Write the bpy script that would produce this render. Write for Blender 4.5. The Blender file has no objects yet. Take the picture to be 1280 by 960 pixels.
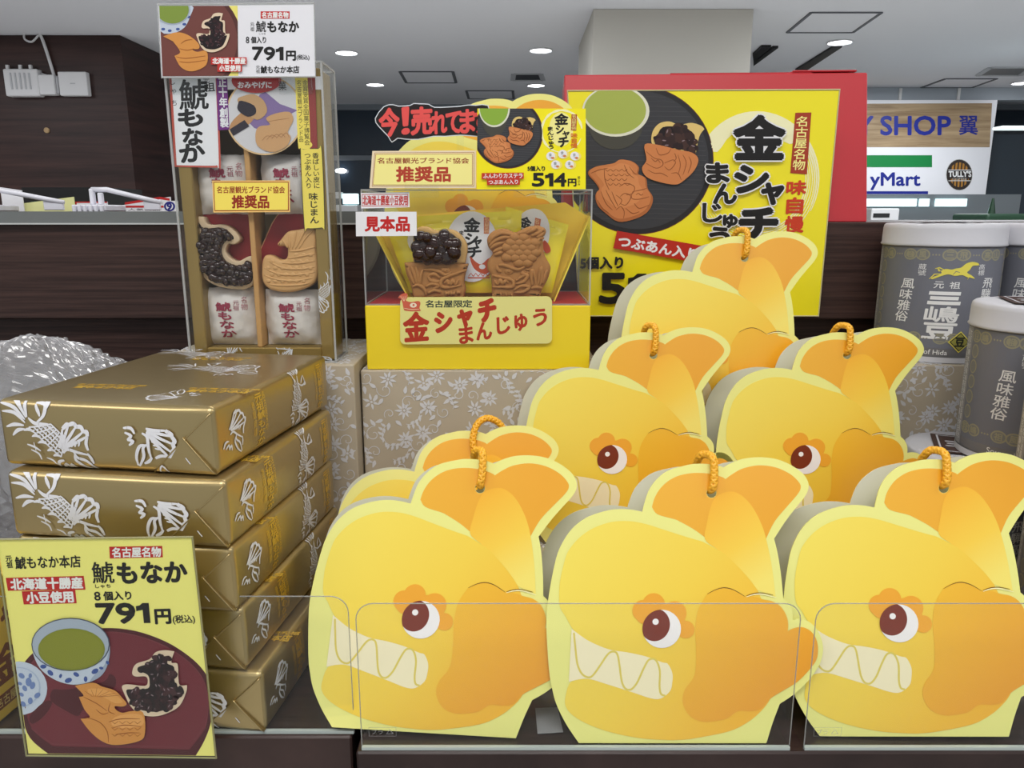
import bpy, bmesh, math, random
from math import sin, cos, tan, radians, pi, atan2, hypot
from mathutils import Vector, Matrix, Euler
from mathutils.geometry import tessellate_polygon

SC = bpy.context.scene
COL = SC.collection
# ---------------------------------------------------------------- camera
EYE = 1.30                      # eye height above the shop floor
PITCH = radians(12.44)
FPX = 961.0                     # focal length in pixels of the 1280x960 frame
cam = bpy.data.cameras.new('camera')
cam.sensor_width = 36.0
cam.lens = 36.0 * FPX / 1280.0
cam.clip_start = 0.01
cam.clip_end = 60
camo = bpy.data.objects.new('camera', cam)
camo.location = (0, 0, EYE)
camo.rotation_euler = (pi / 2 - PITCH, 0, 0)
COL.objects.link(camo)
SC.camera = camo
# ---------------------------------------------------------------- world, lights, exposure
W = bpy.data.worlds.new('world')
SC.world = W
W.use_nodes = True
W.node_tree.nodes['Background'].inputs[0].default_value = (0.93, 0.97, 1.0, 1)
W.node_tree.nodes['Background'].inputs[1].default_value = 0.50


def area(name, loc, size, power, rot=(0, 0, 0), col=(1, 0.98, 0.95), sy=None):
    l = bpy.data.lights.new(name, 'AREA')
    l.energy = power
    l.color = col
    l.size = size
    if sy:
        l.shape = 'RECTANGLE'
        l.size_y = sy
    o = bpy.data.objects.new(name, l)
    o.location = loc
    o.rotation_euler = rot
    COL.objects.link(o)
    return o


area('shop_light_panel', (0.0, -0.55, 2.66), 1.3, 27, sy=0.5)
area('shop_light_panel', (-1.5, -0.2, 2.66), 0.7, 11.5, sy=0.7)
area('shop_light_panel', (1.5, -0.2, 2.66), 0.7, 12, sy=0.7)
area('shop_light_panel', (0.2, 1.3, 2.66), 1.6, 9, sy=0.4)
area('hall_fill_light', (-1.0, 5.0, 2.66), 1.6, 72, col=(.92, .96, 1))
area('hall_fill_light', (3.2, 5.0, 2.66), 1.6, 80, col=(.92, .96, 1))
area('hall_fill_light', (-4.6, 4.4, 2.66), 1.6, 55, col=(.95, .97, 1))
area('hall_fill_light', (4.2, 7.9, 2.66), 0.9, 42, col=(.92, .96, 1))  # added lamp that brightens the far shop sign
area('bag_sheen_light', (-1.0, -3.0, 2.66), 1.8, 15, sy=0.4)  # this and the next lamp are added behind the viewer for bag sheen
area('bag_sheen_light', (1.3, -3.6, 2.66), 1.8, 17, sy=0.4)
SC.view_settings.view_transform = 'Standard'
SC.view_settings.look = 'None'
SC.view_settings.exposure = -0.14
SC.view_settings.gamma = 1
SC.view_settings.use_curve_mapping = False
SC.cycles.transparent_max_bounces = 24
SC.cycles.max_bounces = 8

# ---------------------------------------------------------------- pixel helpers (used to lay out real positions)
def ray(px, py):
    a = (px - 640) / FPX
    b = (480 - py) / FPX
    return Vector((a, cos(PITCH) + sin(PITCH) * b, -sin(PITCH) + cos(PITCH) * b))


def at(px, py, Y):
    d = ray(px, py)
    return Vector((0, 0, EYE)) + d * (Y / d.y)


def atz(px, py, z):
    d = ray(px, py)
    return Vector((0, 0, EYE)) + d * ((z - EYE) / d.z)


class Frame:
    """a flat place in the world: x to the right, z up in the plane, y away from the viewer"""
    def __init__(s, o, yaw=0, lean=0, roll=0):
        s.o = Vector(o)
        s.R = Matrix.Rotation(radians(yaw), 3, 'Z') @ Matrix.Rotation(radians(-lean), 3, 'X') @ Matrix.Rotation(radians(roll), 3, 'Y')
        s.M = Matrix.Translation(s.o) @ s.R.to_4x4()
        s.Mi = s.M.inverted()

    def uv(s, px, py, y=0.0):
        d = ray(px, py)
        n = s.R @ Vector((0, 1, 0))
        o = s.o + n * y
        c = Vector((0, 0, EYE))
        t = (o - c).dot(n) / d.dot(n)
        p = s.Mi @ (c + d * t)
        return (p.x, p.z)


# ---------------------------------------------------------------- materials
def lin(c):
    c = c / 255.0
    return c / 12.92 if c <= 0.04045 else ((c + 0.055) / 1.055) ** 2.4


def rgb(t):
    return (lin(t[0]), lin(t[1]), lin(t[2]), 1)


MATS = {}


def mat(key, c=(200, 200, 200), rough=0.5, metal=0.0, coat=0.0, spec=0.5, emit=0, bump=None):
    if key in MATS:
        return MATS[key]
    m = bpy.data.materials.new(key)
    m.use_nodes = True
    b = m.node_tree.nodes['Principled BSDF']
    b.inputs['Base Color'].default_value = rgb(c)
    b.inputs['Roughness'].default_value = rough
    b.inputs['Metallic'].default_value = metal
    b.inputs['Coat Weight'].default_value = coat
    b.inputs['Coat Roughness'].default_value = 0.12
    b.inputs['Specular IOR Level'].default_value = spec
    if emit:
        b.inputs['Emission Color'].default_value = rgb(c)
        b.inputs['Emission Strength'].default_value = emit
    if bump:
        nt = m.node_tree
        tc = nt.nodes.new('ShaderNodeTexCoord')
        mp = nt.nodes.new('ShaderNodeMapping')
        mp.inputs['Scale'].default_value = bump[0] if isinstance(bump[0], tuple) else (bump[0],) * 3
        nz = nt.nodes.new('ShaderNodeTexNoise')
        nz.inputs['Scale'].default_value = 1
        nz.inputs['Detail'].default_value = 4
        bp = nt.nodes.new('ShaderNodeBump')
        bp.inputs['Strength'].default_value = bump[1]
        bp.inputs['Distance'].default_value = bump[2]
        L = nt.links.new
        L(tc.outputs['Object'], mp.inputs[0]); L(mp.outputs[0], nz.inputs['Vector'])
        L(nz.outputs['Fac'], bp.inputs['Height']); L(bp.outputs[0], b.inputs['Normal'])
    MATS[key] = m
    return m


def ink(c, rough=0.45):
    """printed colour"""
    return mat('ink_%d_%d_%d_%d' % (c[0], c[1], c[2], int(rough * 100)), c, rough, spec=0.4)


def grad(key, c0, c1, p0, p1, rough=0.3, mid=None):
    """a printed two-colour blend between two points (x,z) of the object"""
    if key in MATS:
        return MATS[key]
    m = mat(key, c0, rough, spec=0.4, coat=0.35)
    m.node_tree.nodes['Principled BSDF'].inputs['Coat Roughness'].default_value = 0.2
    nt = m.node_tree
    L = nt.links.new
    tc = nt.nodes.new('ShaderNodeTexCoord')
    dx, dz = p1[0] - p0[0], p1[1] - p0[1]
    q = dx * dx + dz * dz
    vm = nt.nodes.new('ShaderNodeVectorMath'); vm.operation = 'DOT_PRODUCT'
    vm.inputs[1].default_value = (dx / q, 0, dz / q)
    ad = nt.nodes.new('ShaderNodeMath'); ad.operation = 'ADD'
    ad.inputs[1].default_value = -(p0[0] * dx + p0[1] * dz) / q
    cr = nt.nodes.new('ShaderNodeValToRGB')
    cr.color_ramp.elements[0].color = rgb(c0)
    cr.color_ramp.elements[1].color = rgb(c1)
    if mid:
        e = cr.color_ramp.elements.new(mid[0]); e.color = rgb(mid[1])
    L(tc.outputs['Object'], vm.inputs[0]); L(vm.outputs['Value'], ad.inputs[0])
    L(ad.outputs[0], cr.inputs[0]); L(cr.outputs[0], nt.nodes['Principled BSDF'].inputs['Base Color'])
    return m


def wood(key, c0, c1, scale=(3, 3, 90), rough=0.45, axis=None):
    if key in MATS:
        return MATS[key]
    m = mat(key, c0, rough, spec=0.3)
    nt = m.node_tree
    L = nt.links.new
    tc = nt.nodes.new('ShaderNodeTexCoord')
    mp = nt.nodes.new('ShaderNodeMapping'); mp.inputs['Scale'].default_value = scale
    nz = nt.nodes.new('ShaderNodeTexNoise'); nz.inputs['Scale'].default_value = 1.0
    nz.inputs['Detail'].default_value = 6; nz.inputs['Roughness'].default_value = 0.65
    nz.inputs['Distortion'].default_value = 0.4
    cr = nt.nodes.new('ShaderNodeValToRGB')
    cr.color_ramp.elements[0].position = 0.33; cr.color_ramp.elements[0].color = rgb(c0)
    cr.color_ramp.elements[1].position = 0.68; cr.color_ramp.elements[1].color = rgb(c1)
    bp = nt.nodes.new('ShaderNodeBump'); bp.inputs['Strength'].default_value = 0.15; bp.inputs['Distance'].default_value = 0.001
    L(tc.outputs['Object'], mp.inputs[0]); L(mp.outputs[0], nz.inputs['Vector']); L(nz.outputs['Fac'], cr.inputs[0])
    L(cr.outputs[0], nt.nodes['Principled BSDF'].inputs['Base Color'])
    L(nz.outputs['Fac'], bp.inputs['Height']); L(bp.outputs[0], nt.nodes['Principled BSDF'].inputs['Normal'])
    return m


def clear(key, tint=(250, 252, 252), refl=1.0, rough=0.02, extra=0.0, milk=0.0):
    """clear acrylic or film: see-through with a fresnel reflection"""
    if key in MATS:
        return MATS[key]
    m = bpy.data.materials.new(key)
    m.use_nodes = True
    nt = m.node_tree
    for n in list(nt.nodes):
        nt.nodes.remove(n)
    out = nt.nodes.new('ShaderNodeOutputMaterial')
    mx = nt.nodes.new('ShaderNodeMixShader')
    tr = nt.nodes.new('ShaderNodeBsdfTransparent'); tr.inputs[0].default_value = rgb(tint)
    gl = nt.nodes.new('ShaderNodeBsdfGlossy'); gl.inputs['Roughness'].default_value = rough
    L = nt.links.new
    ge = nt.nodes.new('ShaderNodeNewGeometry')
    dt = nt.nodes.new('ShaderNodeVectorMath'); dt.operation = 'DOT_PRODUCT'
    L(ge.outputs['Normal'], dt.inputs[0]); L(ge.outputs['Incoming'], dt.inputs[1])
    def mth(op, a, b=None):
        n = nt.nodes.new('ShaderNodeMath'); n.operation = op
        if hasattr(a, 'links'): L(a, n.inputs[0])
        else: n.inputs[0].default_value = a
        if b is not None: n.inputs[1].default_value = b
        return n.outputs[0]
    c = mth('POWER', mth('SUBTRACT', 1.0, None), 5.0)
    sub = nt.nodes[-2]
    L(mth('ABSOLUTE', dt.outputs['Value']), sub.inputs[1])
    ml = nt.nodes.new('ShaderNodeMath'); ml.operation = 'MULTIPLY_ADD'
    ml.inputs[1].default_value = 0.8 * refl; ml.inputs[2].default_value = 0.03 * refl + extra
    ml.use_clamp = True
    L(c, ml.inputs[0]); L(ml.outputs[0], mx.inputs[0]); L(tr.outputs[0], mx.inputs[1]); L(gl.outputs[0], mx.inputs[2])
    if milk:
        df = nt.nodes.new('ShaderNodeBsdfDiffuse'); df.inputs[0].default_value = (.8, .8, .82, 1)
        m2 = nt.nodes.new('ShaderNodeMixShader'); m2.inputs[0].default_value = milk
        L(mx.outputs[0], m2.inputs[1]); L(df.outputs[0], m2.inputs[2]); L(m2.outputs[0], out.inputs[0])
    else:
        L(mx.outputs[0], out.inputs[0])
    MATS[key] = m
    return m


# ---------------------------------------------------------------- mesh building
class MB:
    def __init__(s):
        s.v = []; s.f = []; s.m = []; s.s = []; s.mats = []

    def mi(s, m):
        if m not in s.mats:
            s.mats.append(m)
        return s.mats.index(m)

    def add(s, vf, m, smooth=False, M=None):
        vs, fs = vf
        k = len(s.v)
        s.v.extend([tuple(M @ Vector(p)) for p in vs] if M is not None else [tuple(p) for p in vs])
        i = s.mi(m)
        for f in fs:
            s.f.append(tuple(a + k for a in f)); s.m.append(i); s.s.append(smooth)
        return s

    def mesh(s, name):
        me = bpy.data.meshes.new(name)
        me.from_pydata(s.v, [], s.f)
        for m in s.mats:
            me.materials.append(m)
        me.polygons.foreach_set('material_index', s.m)
        me.polygons.foreach_set('use_smooth', s.s)
        me.update()
        return me

    def build(s, name, parent=None, M=None):
        o = bpy.data.objects.new(name, s.mesh(name))
        COL.objects.link(o)
        if parent is not None:
            o.parent = parent
        if M is not None:
            o.matrix_local = M
        return o


def tag(o, label=None, cat=None, group=None, kind=None):
    if label: o['label'] = label
    if cat: o['category'] = cat
    if group: o['group'] = group
    if kind: o['kind'] = kind
    return o


def thing(name, label, cat, M=None, group=None, loc=None):
    o = bpy.data.objects.new(name, None)
    o.empty_display_size = 0.02
    COL.objects.link(o)
    if M is not None:
        o.matrix_world = M
    if loc is not None:
        o.location = loc
    return tag(o, label, cat, group)


def copy_tree(o, parent=None):
    c = o.copy()
    COL.objects.link(c)
    if parent is not None:
        c.parent = parent
    for ch in list(o.children):
        copy_tree(ch, c)
    return c


def from_bm(bm):
    bm.verts.index_update()
    r = ([v.co.copy() for v in bm.verts], [[v.index for v in f.verts] for f in bm.faces])
    bm.free()
    return r


def box(x0, x1, y0, y1, z0, z1, bev=0.0, seg=2):
    bm = bmesh.new()
    bmesh.ops.create_cube(bm, size=1)
    for v in bm.verts:
        v.co = Vector(((x0 + x1) / 2 + v.co.x * (x1 - x0), (y0 + y1) / 2 + v.co.y * (y1 - y0), (z0 + z1) / 2 + v.co.z * (z1 - z0)))
    if bev:
        bmesh.ops.bevel(bm, geom=list(bm.edges), offset=bev, segments=seg, affect='EDGES', profile=0.5)
    return from_bm(bm)


def tri2d(pts, holes=()):
    loops = [[Vector((p[0], p[1], 0)) for p in pts]] + [[Vector((p[0], p[1], 0)) for p in h] for h in holes]
    flat = [p for l in loops for p in l]
    out = []
    for t in tessellate_polygon(loops):
        a, b, c = (flat[i] for i in t)
        cr = (b.x - a.x) * (c.y - a.y) - (b.y - a.y) * (c.x - a.x)
        if abs(cr) < 1e-14:
            continue
        out.append(tuple(t) if cr > 0 else (t[0], t[2], t[1]))
    return [(p.x, p.y) for p in flat], out


def area2(p):
    return sum(p[i][0] * p[(i + 1) % len(p)][1] - p[(i + 1) % len(p)][0] * p[i][1] for i in range(len(p)))


def prism(pts, y0, y1, holes=()):
    """outline in (x,z) extruded from y0 (front) to y1 (back)"""
    pts = list(pts)
    if area2(pts) < 0:
        pts.reverse()
    fl, tr = tri2d(pts, holes)
    n = len(fl)
    vs = [(x, y0, z) for x, z in fl] + [(x, y1, z) for x, z in fl]
    fs = [t for t in tr] + [(a + n, c + n, b + n) for a, b, c in tr]
    k = 0
    for l in [pts] + list(holes):
        m = len(l)
        ccw = area2(l) > 0
        for i in range(m):
            a, b = k + i, k + (i + 1) % m
            q = (a, a + n, b + n, b)
            outer = (l is pts)
            fs.append(q if ccw == outer else q[::-1])
        k += m
    return vs, fs


def pillow(pts, y0, y1, bev, seg=3):
    """outline extruded with a rounded front edge: inset rings from y1 (back) to y0 (front)"""
    pts = list(pts)
    if area2(pts) < 0:
        pts.reverse()
    n = len(pts)
    nor = []
    for i in range(n):
        a, b, c = pts[i - 1], pts[i], pts[(i + 1) % n]
        t = Vector((c[0] - a[0], c[1] - a[1])); t.normalize()
        nor.append((-t.y, t.x))          # inward for ccw
    vs = [(p[0], y1, p[1]) for p in pts]
    rings = [0]
    for k in range(seg + 1):
        an = pi / 2 * k / seg
        ins = bev * (1 - cos(an)); y = (y0 + bev) - bev * sin(an)
        vs += [(p[0] + m[0] * ins, y, p[1] + m[1] * ins) for p, m in zip(pts, nor)]
    fs = []
    for r in range(seg + 1):
        for i in range(n):
            j = (i + 1) % n
            a, b = r * n, (r + 1) * n
            fs.append((a + i, a + j, b + j, b + i))
    k = (seg + 1) * n
    last = [(vs[k + i][0], vs[k + i][2]) for i in range(n)]
    _, tr = tri2d(last)
    fs += [tuple(k + i for i in t) for t in tr]
    _, tr = tri2d(pts)
    fs += [(a, c, b) for a, b, c in tr]
    return vs, fs


def tube(path, r, n=8, closed=False, caps=True):
    P = [Vector(p) for p in path]
    m = len(P)
    rs = r if isinstance(r, (list, tuple)) else [r] * m
    vs = []; fs = []
    up = Vector((0, 0, 1))
    prev = None
    for i in range(m):
        if closed:
            t = P[(i + 1) % m] - P[i - 1]
        else:
            t = P[min(i + 1, m - 1)] - P[max(i - 1, 0)]
        t.normalize()
        if prev is None:
            a = t.cross(up if abs(t.z) < 0.9 else Vector((1, 0, 0)))
        else:
            a = prev - t * prev.dot(t)
        a.normalize(); prev = a
        b = t.cross(a)
        for k in range(n):
            an = 2 * pi * k / n
            vs.append(P[i] + (a * cos(an) + b * sin(an)) * rs[i])
    for i in range(m if closed else m - 1):
        for k in range(n):
            a, b = i * n, ((i + 1) % m) * n
            fs.append((a + k, a + (k + 1) % n, b + (k + 1) % n, b + k))
    if caps and not closed:
        fs.append(tuple(range(n))[::-1]); fs.append(tuple((m - 1) * n + k for k in range(n)))
    return vs, fs


def ball(c, rx, ry=None, rz=None, u=10, v=7, rot=None):
    ry = rx if ry is None else ry
    rz = rx if rz is None else rz
    vs = []; fs = []
    for j in range(v + 1):
        th = pi * j / v
        for i in range(u):
            ph = 2 * pi * i / u
            p = Vector((rx * sin(th) * cos(ph), ry * sin(th) * sin(ph), rz * cos(th)))
            if rot:
                p = rot @ p
            vs.append(p + Vector(c))
    for j in range(v):
        for i in range(u):
            a, b = j * u + i, j * u + (i + 1) % u
            fs.append((a, a + u, b + u, b))
    return vs, fs


def lathe(prof, n=32, c=(0, 0, 0)):
    vs = []; fs = []
    for r, z in prof:
        for k in range(n):
            vs.append((c[0] + r * cos(2 * pi * k / n), c[1] + r * sin(2 * pi * k / n), c[2] + z))
    for i in range(len(prof) - 1):
        for k in range(n):
            a, b = i * n, (i + 1) * n
            fs.append((a + k, a + (k + 1) % n, b + (k + 1) % n, b + k))
    fs.append(tuple(range(n))[::-1]); fs.append(tuple((len(prof) - 1) * n + k for k in range(n)))
    return vs, fs


def spline(pts, seg=4, closed=True):
    """smooth curve through points; a point with a third element is a sharp corner"""
    n = len(pts)
    P = [(p[0], p[1]) for p in pts]
    C = [len(p) > 2 for p in pts]
    out = []
    rng = range(n if closed else n - 1)
    for i in rng:
        j = (i + 1) % n
        p1, p2 = P[i], P[j]
        p0 = p1 if C[i] or (not closed and i == 0) else P[i - 1]
        p3 = p2 if C[j] or (not closed and j == n - 1) else P[(j + 1) % n]
        for k in range(seg):
            t = k / seg
            q = []
            for d in (0, 1):
                m1 = (p2[d] - p0[d]) * 0.5
                m2 = (p3[d] - p1[d]) * 0.5
                t2, t3 = t * t, t * t * t
                q.append((2 * t3 - 3 * t2 + 1) * p1[d] + (t3 - 2 * t2 + t) * m1 + (-2 * t3 + 3 * t2) * p2[d] + (t3 - t2) * m2)
            out.append(tuple(q))
    if not closed:
        out.append(P[-1])
    return out


def ell(cx, cy, rx, ry=None, n=28, a0=0):
    ry = rx if ry is None else ry
    ca, sa = cos(radians(a0)), sin(radians(a0))
    o = []
    for k in range(n):
        x, y = rx * cos(2 * pi * k / n), ry * sin(2 * pi * k / n)
        o.append((cx + x * ca - y * sa, cy + x * sa + y * ca))
    return o


def rrect(x0, y0, x1, y1, r, n=5):
    o = []
    for cx, cy, a in ((x1 - r, y1 - r, 0), (x0 + r, y1 - r, 90), (x0 + r, y0 + r, 180), (x1 - r, y0 + r, 270)):
        for k in range(n + 1):
            t = radians(a + 90 * k / n)
            o.append((cx + r * cos(t), cy + r * sin(t)))
    return o


def clip_poly(sub, clipper):
    if area2(clipper) < 0:
        clipper = clipper[::-1]
    out = list(sub)
    for i in range(len(clipper)):
        a, b = clipper[i], clipper[(i + 1) % len(clipper)]
        inp, out = out, []
        f = lambda p: (b[0] - a[0]) * (p[1] - a[1]) - (b[1] - a[1]) * (p[0] - a[0])
        for k in range(len(inp)):
            p, q = inp[k - 1], inp[k]
            fp, fq = f(p), f(q)
            if (fp >= 0) != (fq >= 0):
                t = fp / (fp - fq)
                out.append((p[0] + (q[0] - p[0]) * t, p[1] + (q[1] - p[1]) * t))
            if fq >= 0:
                out.append(q)
        if not out:
            return []
    return out


# ---------------------------------------------------------------- lettering
GL = {}


def glyphs(s):
    if s in GL:
        return GL[s]
    cu = bpy.data.curves.new('lettering', 'FONT')
    cu.body = s
    cu.resolution_u = 3
    o = bpy.data.objects.new('lettering', cu)
    COL.objects.link(o)
    dg = bpy.context.evaluated_depsgraph_get()
    me = bpy.data.meshes.new_from_object(o.evaluated_get(dg))
    vs = [(v.co.x, v.co.y) for v in me.vertices]
    fs = []
    for p in me.polygons:
        q = list(p.vertices)
        if sum(vs[q[i]][0] * vs[q[(i + 1) % len(q)]][1] - vs[q[(i + 1) % len(q)]][0] * vs[q[i]][1] for i in range(len(q))) < 0:
            q.reverse()
        fs.append(tuple(q))
    bpy.data.meshes.remove(me)
    bpy.data.objects.remove(o)
    bpy.data.curves.remove(cu)
    xs = [v[0] for v in vs]; ys = [v[1] for v in vs]
    GL[s] = (vs, fs, (min(xs), min(ys), max(xs), max(ys)))
    return GL[s]


EM = None
EPS = 0.00010


class Pen:
    """prints flat shapes and lettering on a surface. conv turns given coordinates into surface (u,v); warp turns (u,v,height) into local 3D"""
    def __init__(s, mb, conv=None, warp=None, eps=EPS):
        s.mb = mb
        s.conv = conv or (lambda x, y: (x, y))
        s.warp = warp or (lambda u, v, h: (u, -h, v))
        s.eps = eps
        s.clip = None
        s.tick = 0
        s.mod = 12
        s.sub = None

    def emit(s, q, fs, l, m, off=(0, 0)):
        """adds flat pieces; on a curved surface they are split into small ones first"""
        if s.sub:
            out = []; st = []
            for f in fs:
                p = [q[i] for i in f]
                for k in range(1, len(p) - 1):
                    st.append((p[0], p[k], p[k + 1]))
            while st:
                t = st.pop()
                d = [abs(t[i][0] - t[(i + 1) % 3][0]) for i in range(3)]
                i = d.index(max(d))
                if d[i] > s.sub:
                    a, b, c = t[i], t[(i + 1) % 3], t[(i + 2) % 3]
                    mm = ((a[0] + b[0]) / 2, (a[1] + b[1]) / 2)
                    st += [(a, mm, c), (mm, b, c)]
                else:
                    out.append(t)
            q = [p for t in out for p in t]
            fs = [(3 * k, 3 * k + 1, 3 * k + 2) for k in range(len(out))]
        s.mb.add(([s.warp(p[0] + off[0], p[1] + off[1], l * s.eps) for p in q], fs), m)

    def up(s, l):
        s.tick = (s.tick + 1) % s.mod
        return l + s.tick * .06

    def poly(s, pts, m, l=1, holes=()):
        pts = list(pts)
        if s.clip:
            pts = clip_poly(pts, s.clip)
        if len(pts) < 3:
            return
        q = [s.conv(*p) for p in pts]
        h = [[s.conv(*p) for p in hh] for hh in holes]
        fl, tr = tri2d(q, h)
        l = s.up(l)
        s.emit(fl, tr, l, m)

    def rect(s, x0, y0, x1, y1, m, l=1):
        s.poly([(x0, y0), (x1, y0), (x1, y1), (x0, y1)], m, l)

    def frame(s, x0, y0, x1, y1, w, m, l=1):
        for q in ((x0, y0, x1, y0 + w), (x0, y1 - w, x1, y1), (x0, y0 + w, x0 + w, y1 - w), (x1 - w, y0 + w, x1, y1 - w)):
            s.rect(*q, m, l)

    def stroke(s, pts, w, m, l=1, taper=0.0, smooth=0):
        """w: width in given units; taper 0..1 thins both ends"""
        if smooth:
            pts = spline(pts, smooth, False)
        n = len(pts)
        A = []; B = []
        for i in range(n):
            a = pts[max(i - 1, 0)]; b = pts[min(i + 1, n - 1)]
            dx, dy = b[0] - a[0], b[1] - a[1]
            d = hypot(dx, dy) or 1
            t = i / (n - 1)
            k = w / 2 * (1 - taper * abs(2 * t - 1) ** 1.5) if taper >= 0 else w / 2 * (1 + taper * t)
            A.append((pts[i][0] - dy / d * k, pts[i][1] + dx / d * k))
            B.append((pts[i][0] + dy / d * k, pts[i][1] - dx / d * k))
        if s.clip:
            for i in range(n - 1):
                s.poly([A[i], A[i + 1], B[i + 1], B[i]], m, l)
            return
        l = s.up(l)
        q = [s.conv(*p) for p in A + B]
        fs = []
        for i in range(n - 1):
            t = (i, n + i, n + i + 1, i + 1)
            p = [q[a] for a in t]
            fs.append(t if area2(p) > 0 else t[::-1])
        s.emit(q, fs, l, m)

    def text(s, body, tl, tr, bl, m, l=2, bold=0.0, n=6, em=False, outline=None, ow=0.0):
        """fits the string into the parallelogram tl,tr,bl (given coordinates)"""
        global EM
        vs, fs, bb = glyphs(body)
        if em:
            if EM is None:
                EM = glyphs('国')[2]
            bb = EM
        p0 = s.conv(*tl); p1 = s.conv(*tr); p2 = s.conv(*bl)
        ux = (p1[0] - p0[0], p1[1] - p0[1]); uy = (p2[0] - p0[0], p2[1] - p0[1])
        H = hypot(*uy)
        w = bb[2] - bb[0] or 1; h = bb[3] - bb[1] or 1
        base = []
        for x, y in vs:
            a = (x - bb[0]) / w; b = (bb[3] - y) / h
            base.append((p0[0] + ux[0] * a + uy[0] * b, p0[1] + ux[1] * a + uy[1] * b))
        def put(off, mm, ll):
            s.emit(base, fs, ll, mm, off)
        if outline:
            for k in range(10):
                t = 2 * pi * k / 10
                put((cos(t) * ow * H, sin(t) * ow * H), outline, l + k * .1)
            l = l + 2
        put((0, 0), m, l)
        if bold:
            for k in range(n):
                t = 2 * pi * (k + .5) / n
                put((cos(t) * bold * H, sin(t) * bold * H), m, l - (k + 1) * .09)

    def num(s, body, x0, y0, x1, y1, m, l=2, sl=0.0, dy=0.0, **k):
        """heavy figures, each fitted to its own cell; the figure one is drawn as a flagged bar"""
        ws = [0.72 if c == '1' else 1.0 for c in body]
        gap = 0.07
        tot = sum(ws) + gap * (len(body) - 1)
        u = (x1 - x0) / tot
        x = x0
        for c, w in zip(body, ws):
            a, b = x, x + w * u
            f = lambda q, t: (a + (b - a) * q + sl * t, y0 + (y1 - y0) * t + dy * (a + (b - a) * q - x0) / (x1 - x0))
            if c == '1':
                s.poly([f(.52, 0), f(1, 0), f(1, 1), f(.5, 1), f(.5, .34), f(.02, .40), f(.02, .15), f(.30, .12)], m, l)
            else:
                s.text(c, f(.02, .02), f(.98, .02), f(.02, .98), m, l, **k)
            x = b + gap * u

    def line(s, body, x0, y0, x1, y1, m, l=2, sl=0.0, **k):
        """bbox text; sl = sideways shift of the bottom (given units)"""
        s.text(body, (x0, y0), (x1, y0), (x0 + sl, y1), m, l, **k)

    def column(s, body, x0, y0, x1, y1, m, l=2, sl=0.0, **k):
        """vertical writing, top to bottom"""
        n = len(body)
        st = (y1 - y0) / n
        for i, ch in enumerate(body):
            xx = sl * i / max(1, n - 1)
            g = st * 0.06
            s.text(ch, (x0 + xx, y0 + i * st + g), (x1 + xx, y0 + i * st + g), (x0 + xx + sl / n, y0 + (i + 1) * st - g), m, l, em=True, **k)

# ================================================================ SETTING
WOOD = wood('dark_wood', (40, 27, 25), (78, 57, 52), (5, 5, 190))
WOODV = wood('dark_wood_wall', (38, 24, 22), (66, 44, 40), (0.7, 0.7, 16))
WOODX = wood('dark_wood_shelf', (38, 26, 25), (66, 49, 46), (5, 150, 5), 0.3)
CEIL = mat('ceiling_white', (232, 233, 238), 0.85)
WHITE = ink((240, 240, 238))
CARD = ink((236, 236, 240))
BLACK = ink((22, 20, 20))
RED = ink((196, 34, 32))
DRED = ink((170, 48, 30))
YEL = ink((250, 236, 30))
CREAM = ink((250, 240, 150))
S = EYE - 0.335                 # shelf top height


def struct(name, mb, **k):
    o = mb.build(name)
    o['kind'] = 'structure'
    return tag(o, **k)


HC = 2.70
mb = MB().add(box(-9, 9, -2.2, 10.7, HC, HC + .1), CEIL)
struct('ceiling', mb, label='pale grey flat shop ceiling with downlights')
mb = MB().add(box(-9, 9, -2.2, 10.7, -.1, 0), mat('floor_tile', (206, 204, 200), 0.5))
struct('floor', mb, label='pale shop floor behind the counter')
NAVY = mat('dark_glass', (44, 58, 72), 0.15)
mb = MB().add(box(-9, 9, 10.6, 10.75, 0, HC), NAVY)
GR = mat('grey_metal', (132, 140, 148), 0.5)
mb.add(box(-9, 9, 10.56, 10.6, 2.0, 2.06), GR)
mb.add(box(-9, 9, 10.55, 10.6, 2.63, 2.70), GR)
for x in (-2.9, -.9, 1.2, 3.3, 5.2, 7.0):
    mb.add(box(x - .02, x + .02, 10.57, 10.6, 0, HC), mat('grey_mullion', (84, 96, 108), 0.5))
struct('wall_back', mb, label='dark blue glazed wall at the far end of the hall')
x150 = at(150, 45, 6.6).x
mb = MB().add(box(-8.9, x150, 6.6, 10.5, 0, HC - .002), WOODV)
struct('wall_left', mb, label='dark brown wood panelled wall carrying white boxes')
a = at(742, 10, 5.8); b_ = at(942, 10, 5.8)
mb = MB().add(box(a.x, b_.x, 5.8, 7.0, 0, HC - .002), mat('column_beige', (200, 196, 186), 0.8))
struct('pillar_square', mb, label='square beige pillar reaching the ceiling')
# header beam and dark shop front at the right
mb = MB().add(box(2.9, 9, 9.2, 9.4, at(1150, 125, 9.2).z, HC - .002), mat('header', (176, 184, 192), 0.6))
for px in (1125, 1198):
    x = at(px, 115, 9.2).x
    mb.add(box(x - .015, x + .015, 9.18, 9.2, at(1150, 125, 9.2).z, HC - .01), WHITE)
mb.add(box(2.9, 9, 9.25, 9.4, 0, 2.2), mat('dark_shopfront', (36, 48, 58), 0.12))
struct('wall_right', mb, label='dark glazed shop front behind the hanging sign')


# ceiling fittings
def ceil_pt(px, py):
    return atz(px, py, HC)


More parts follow.
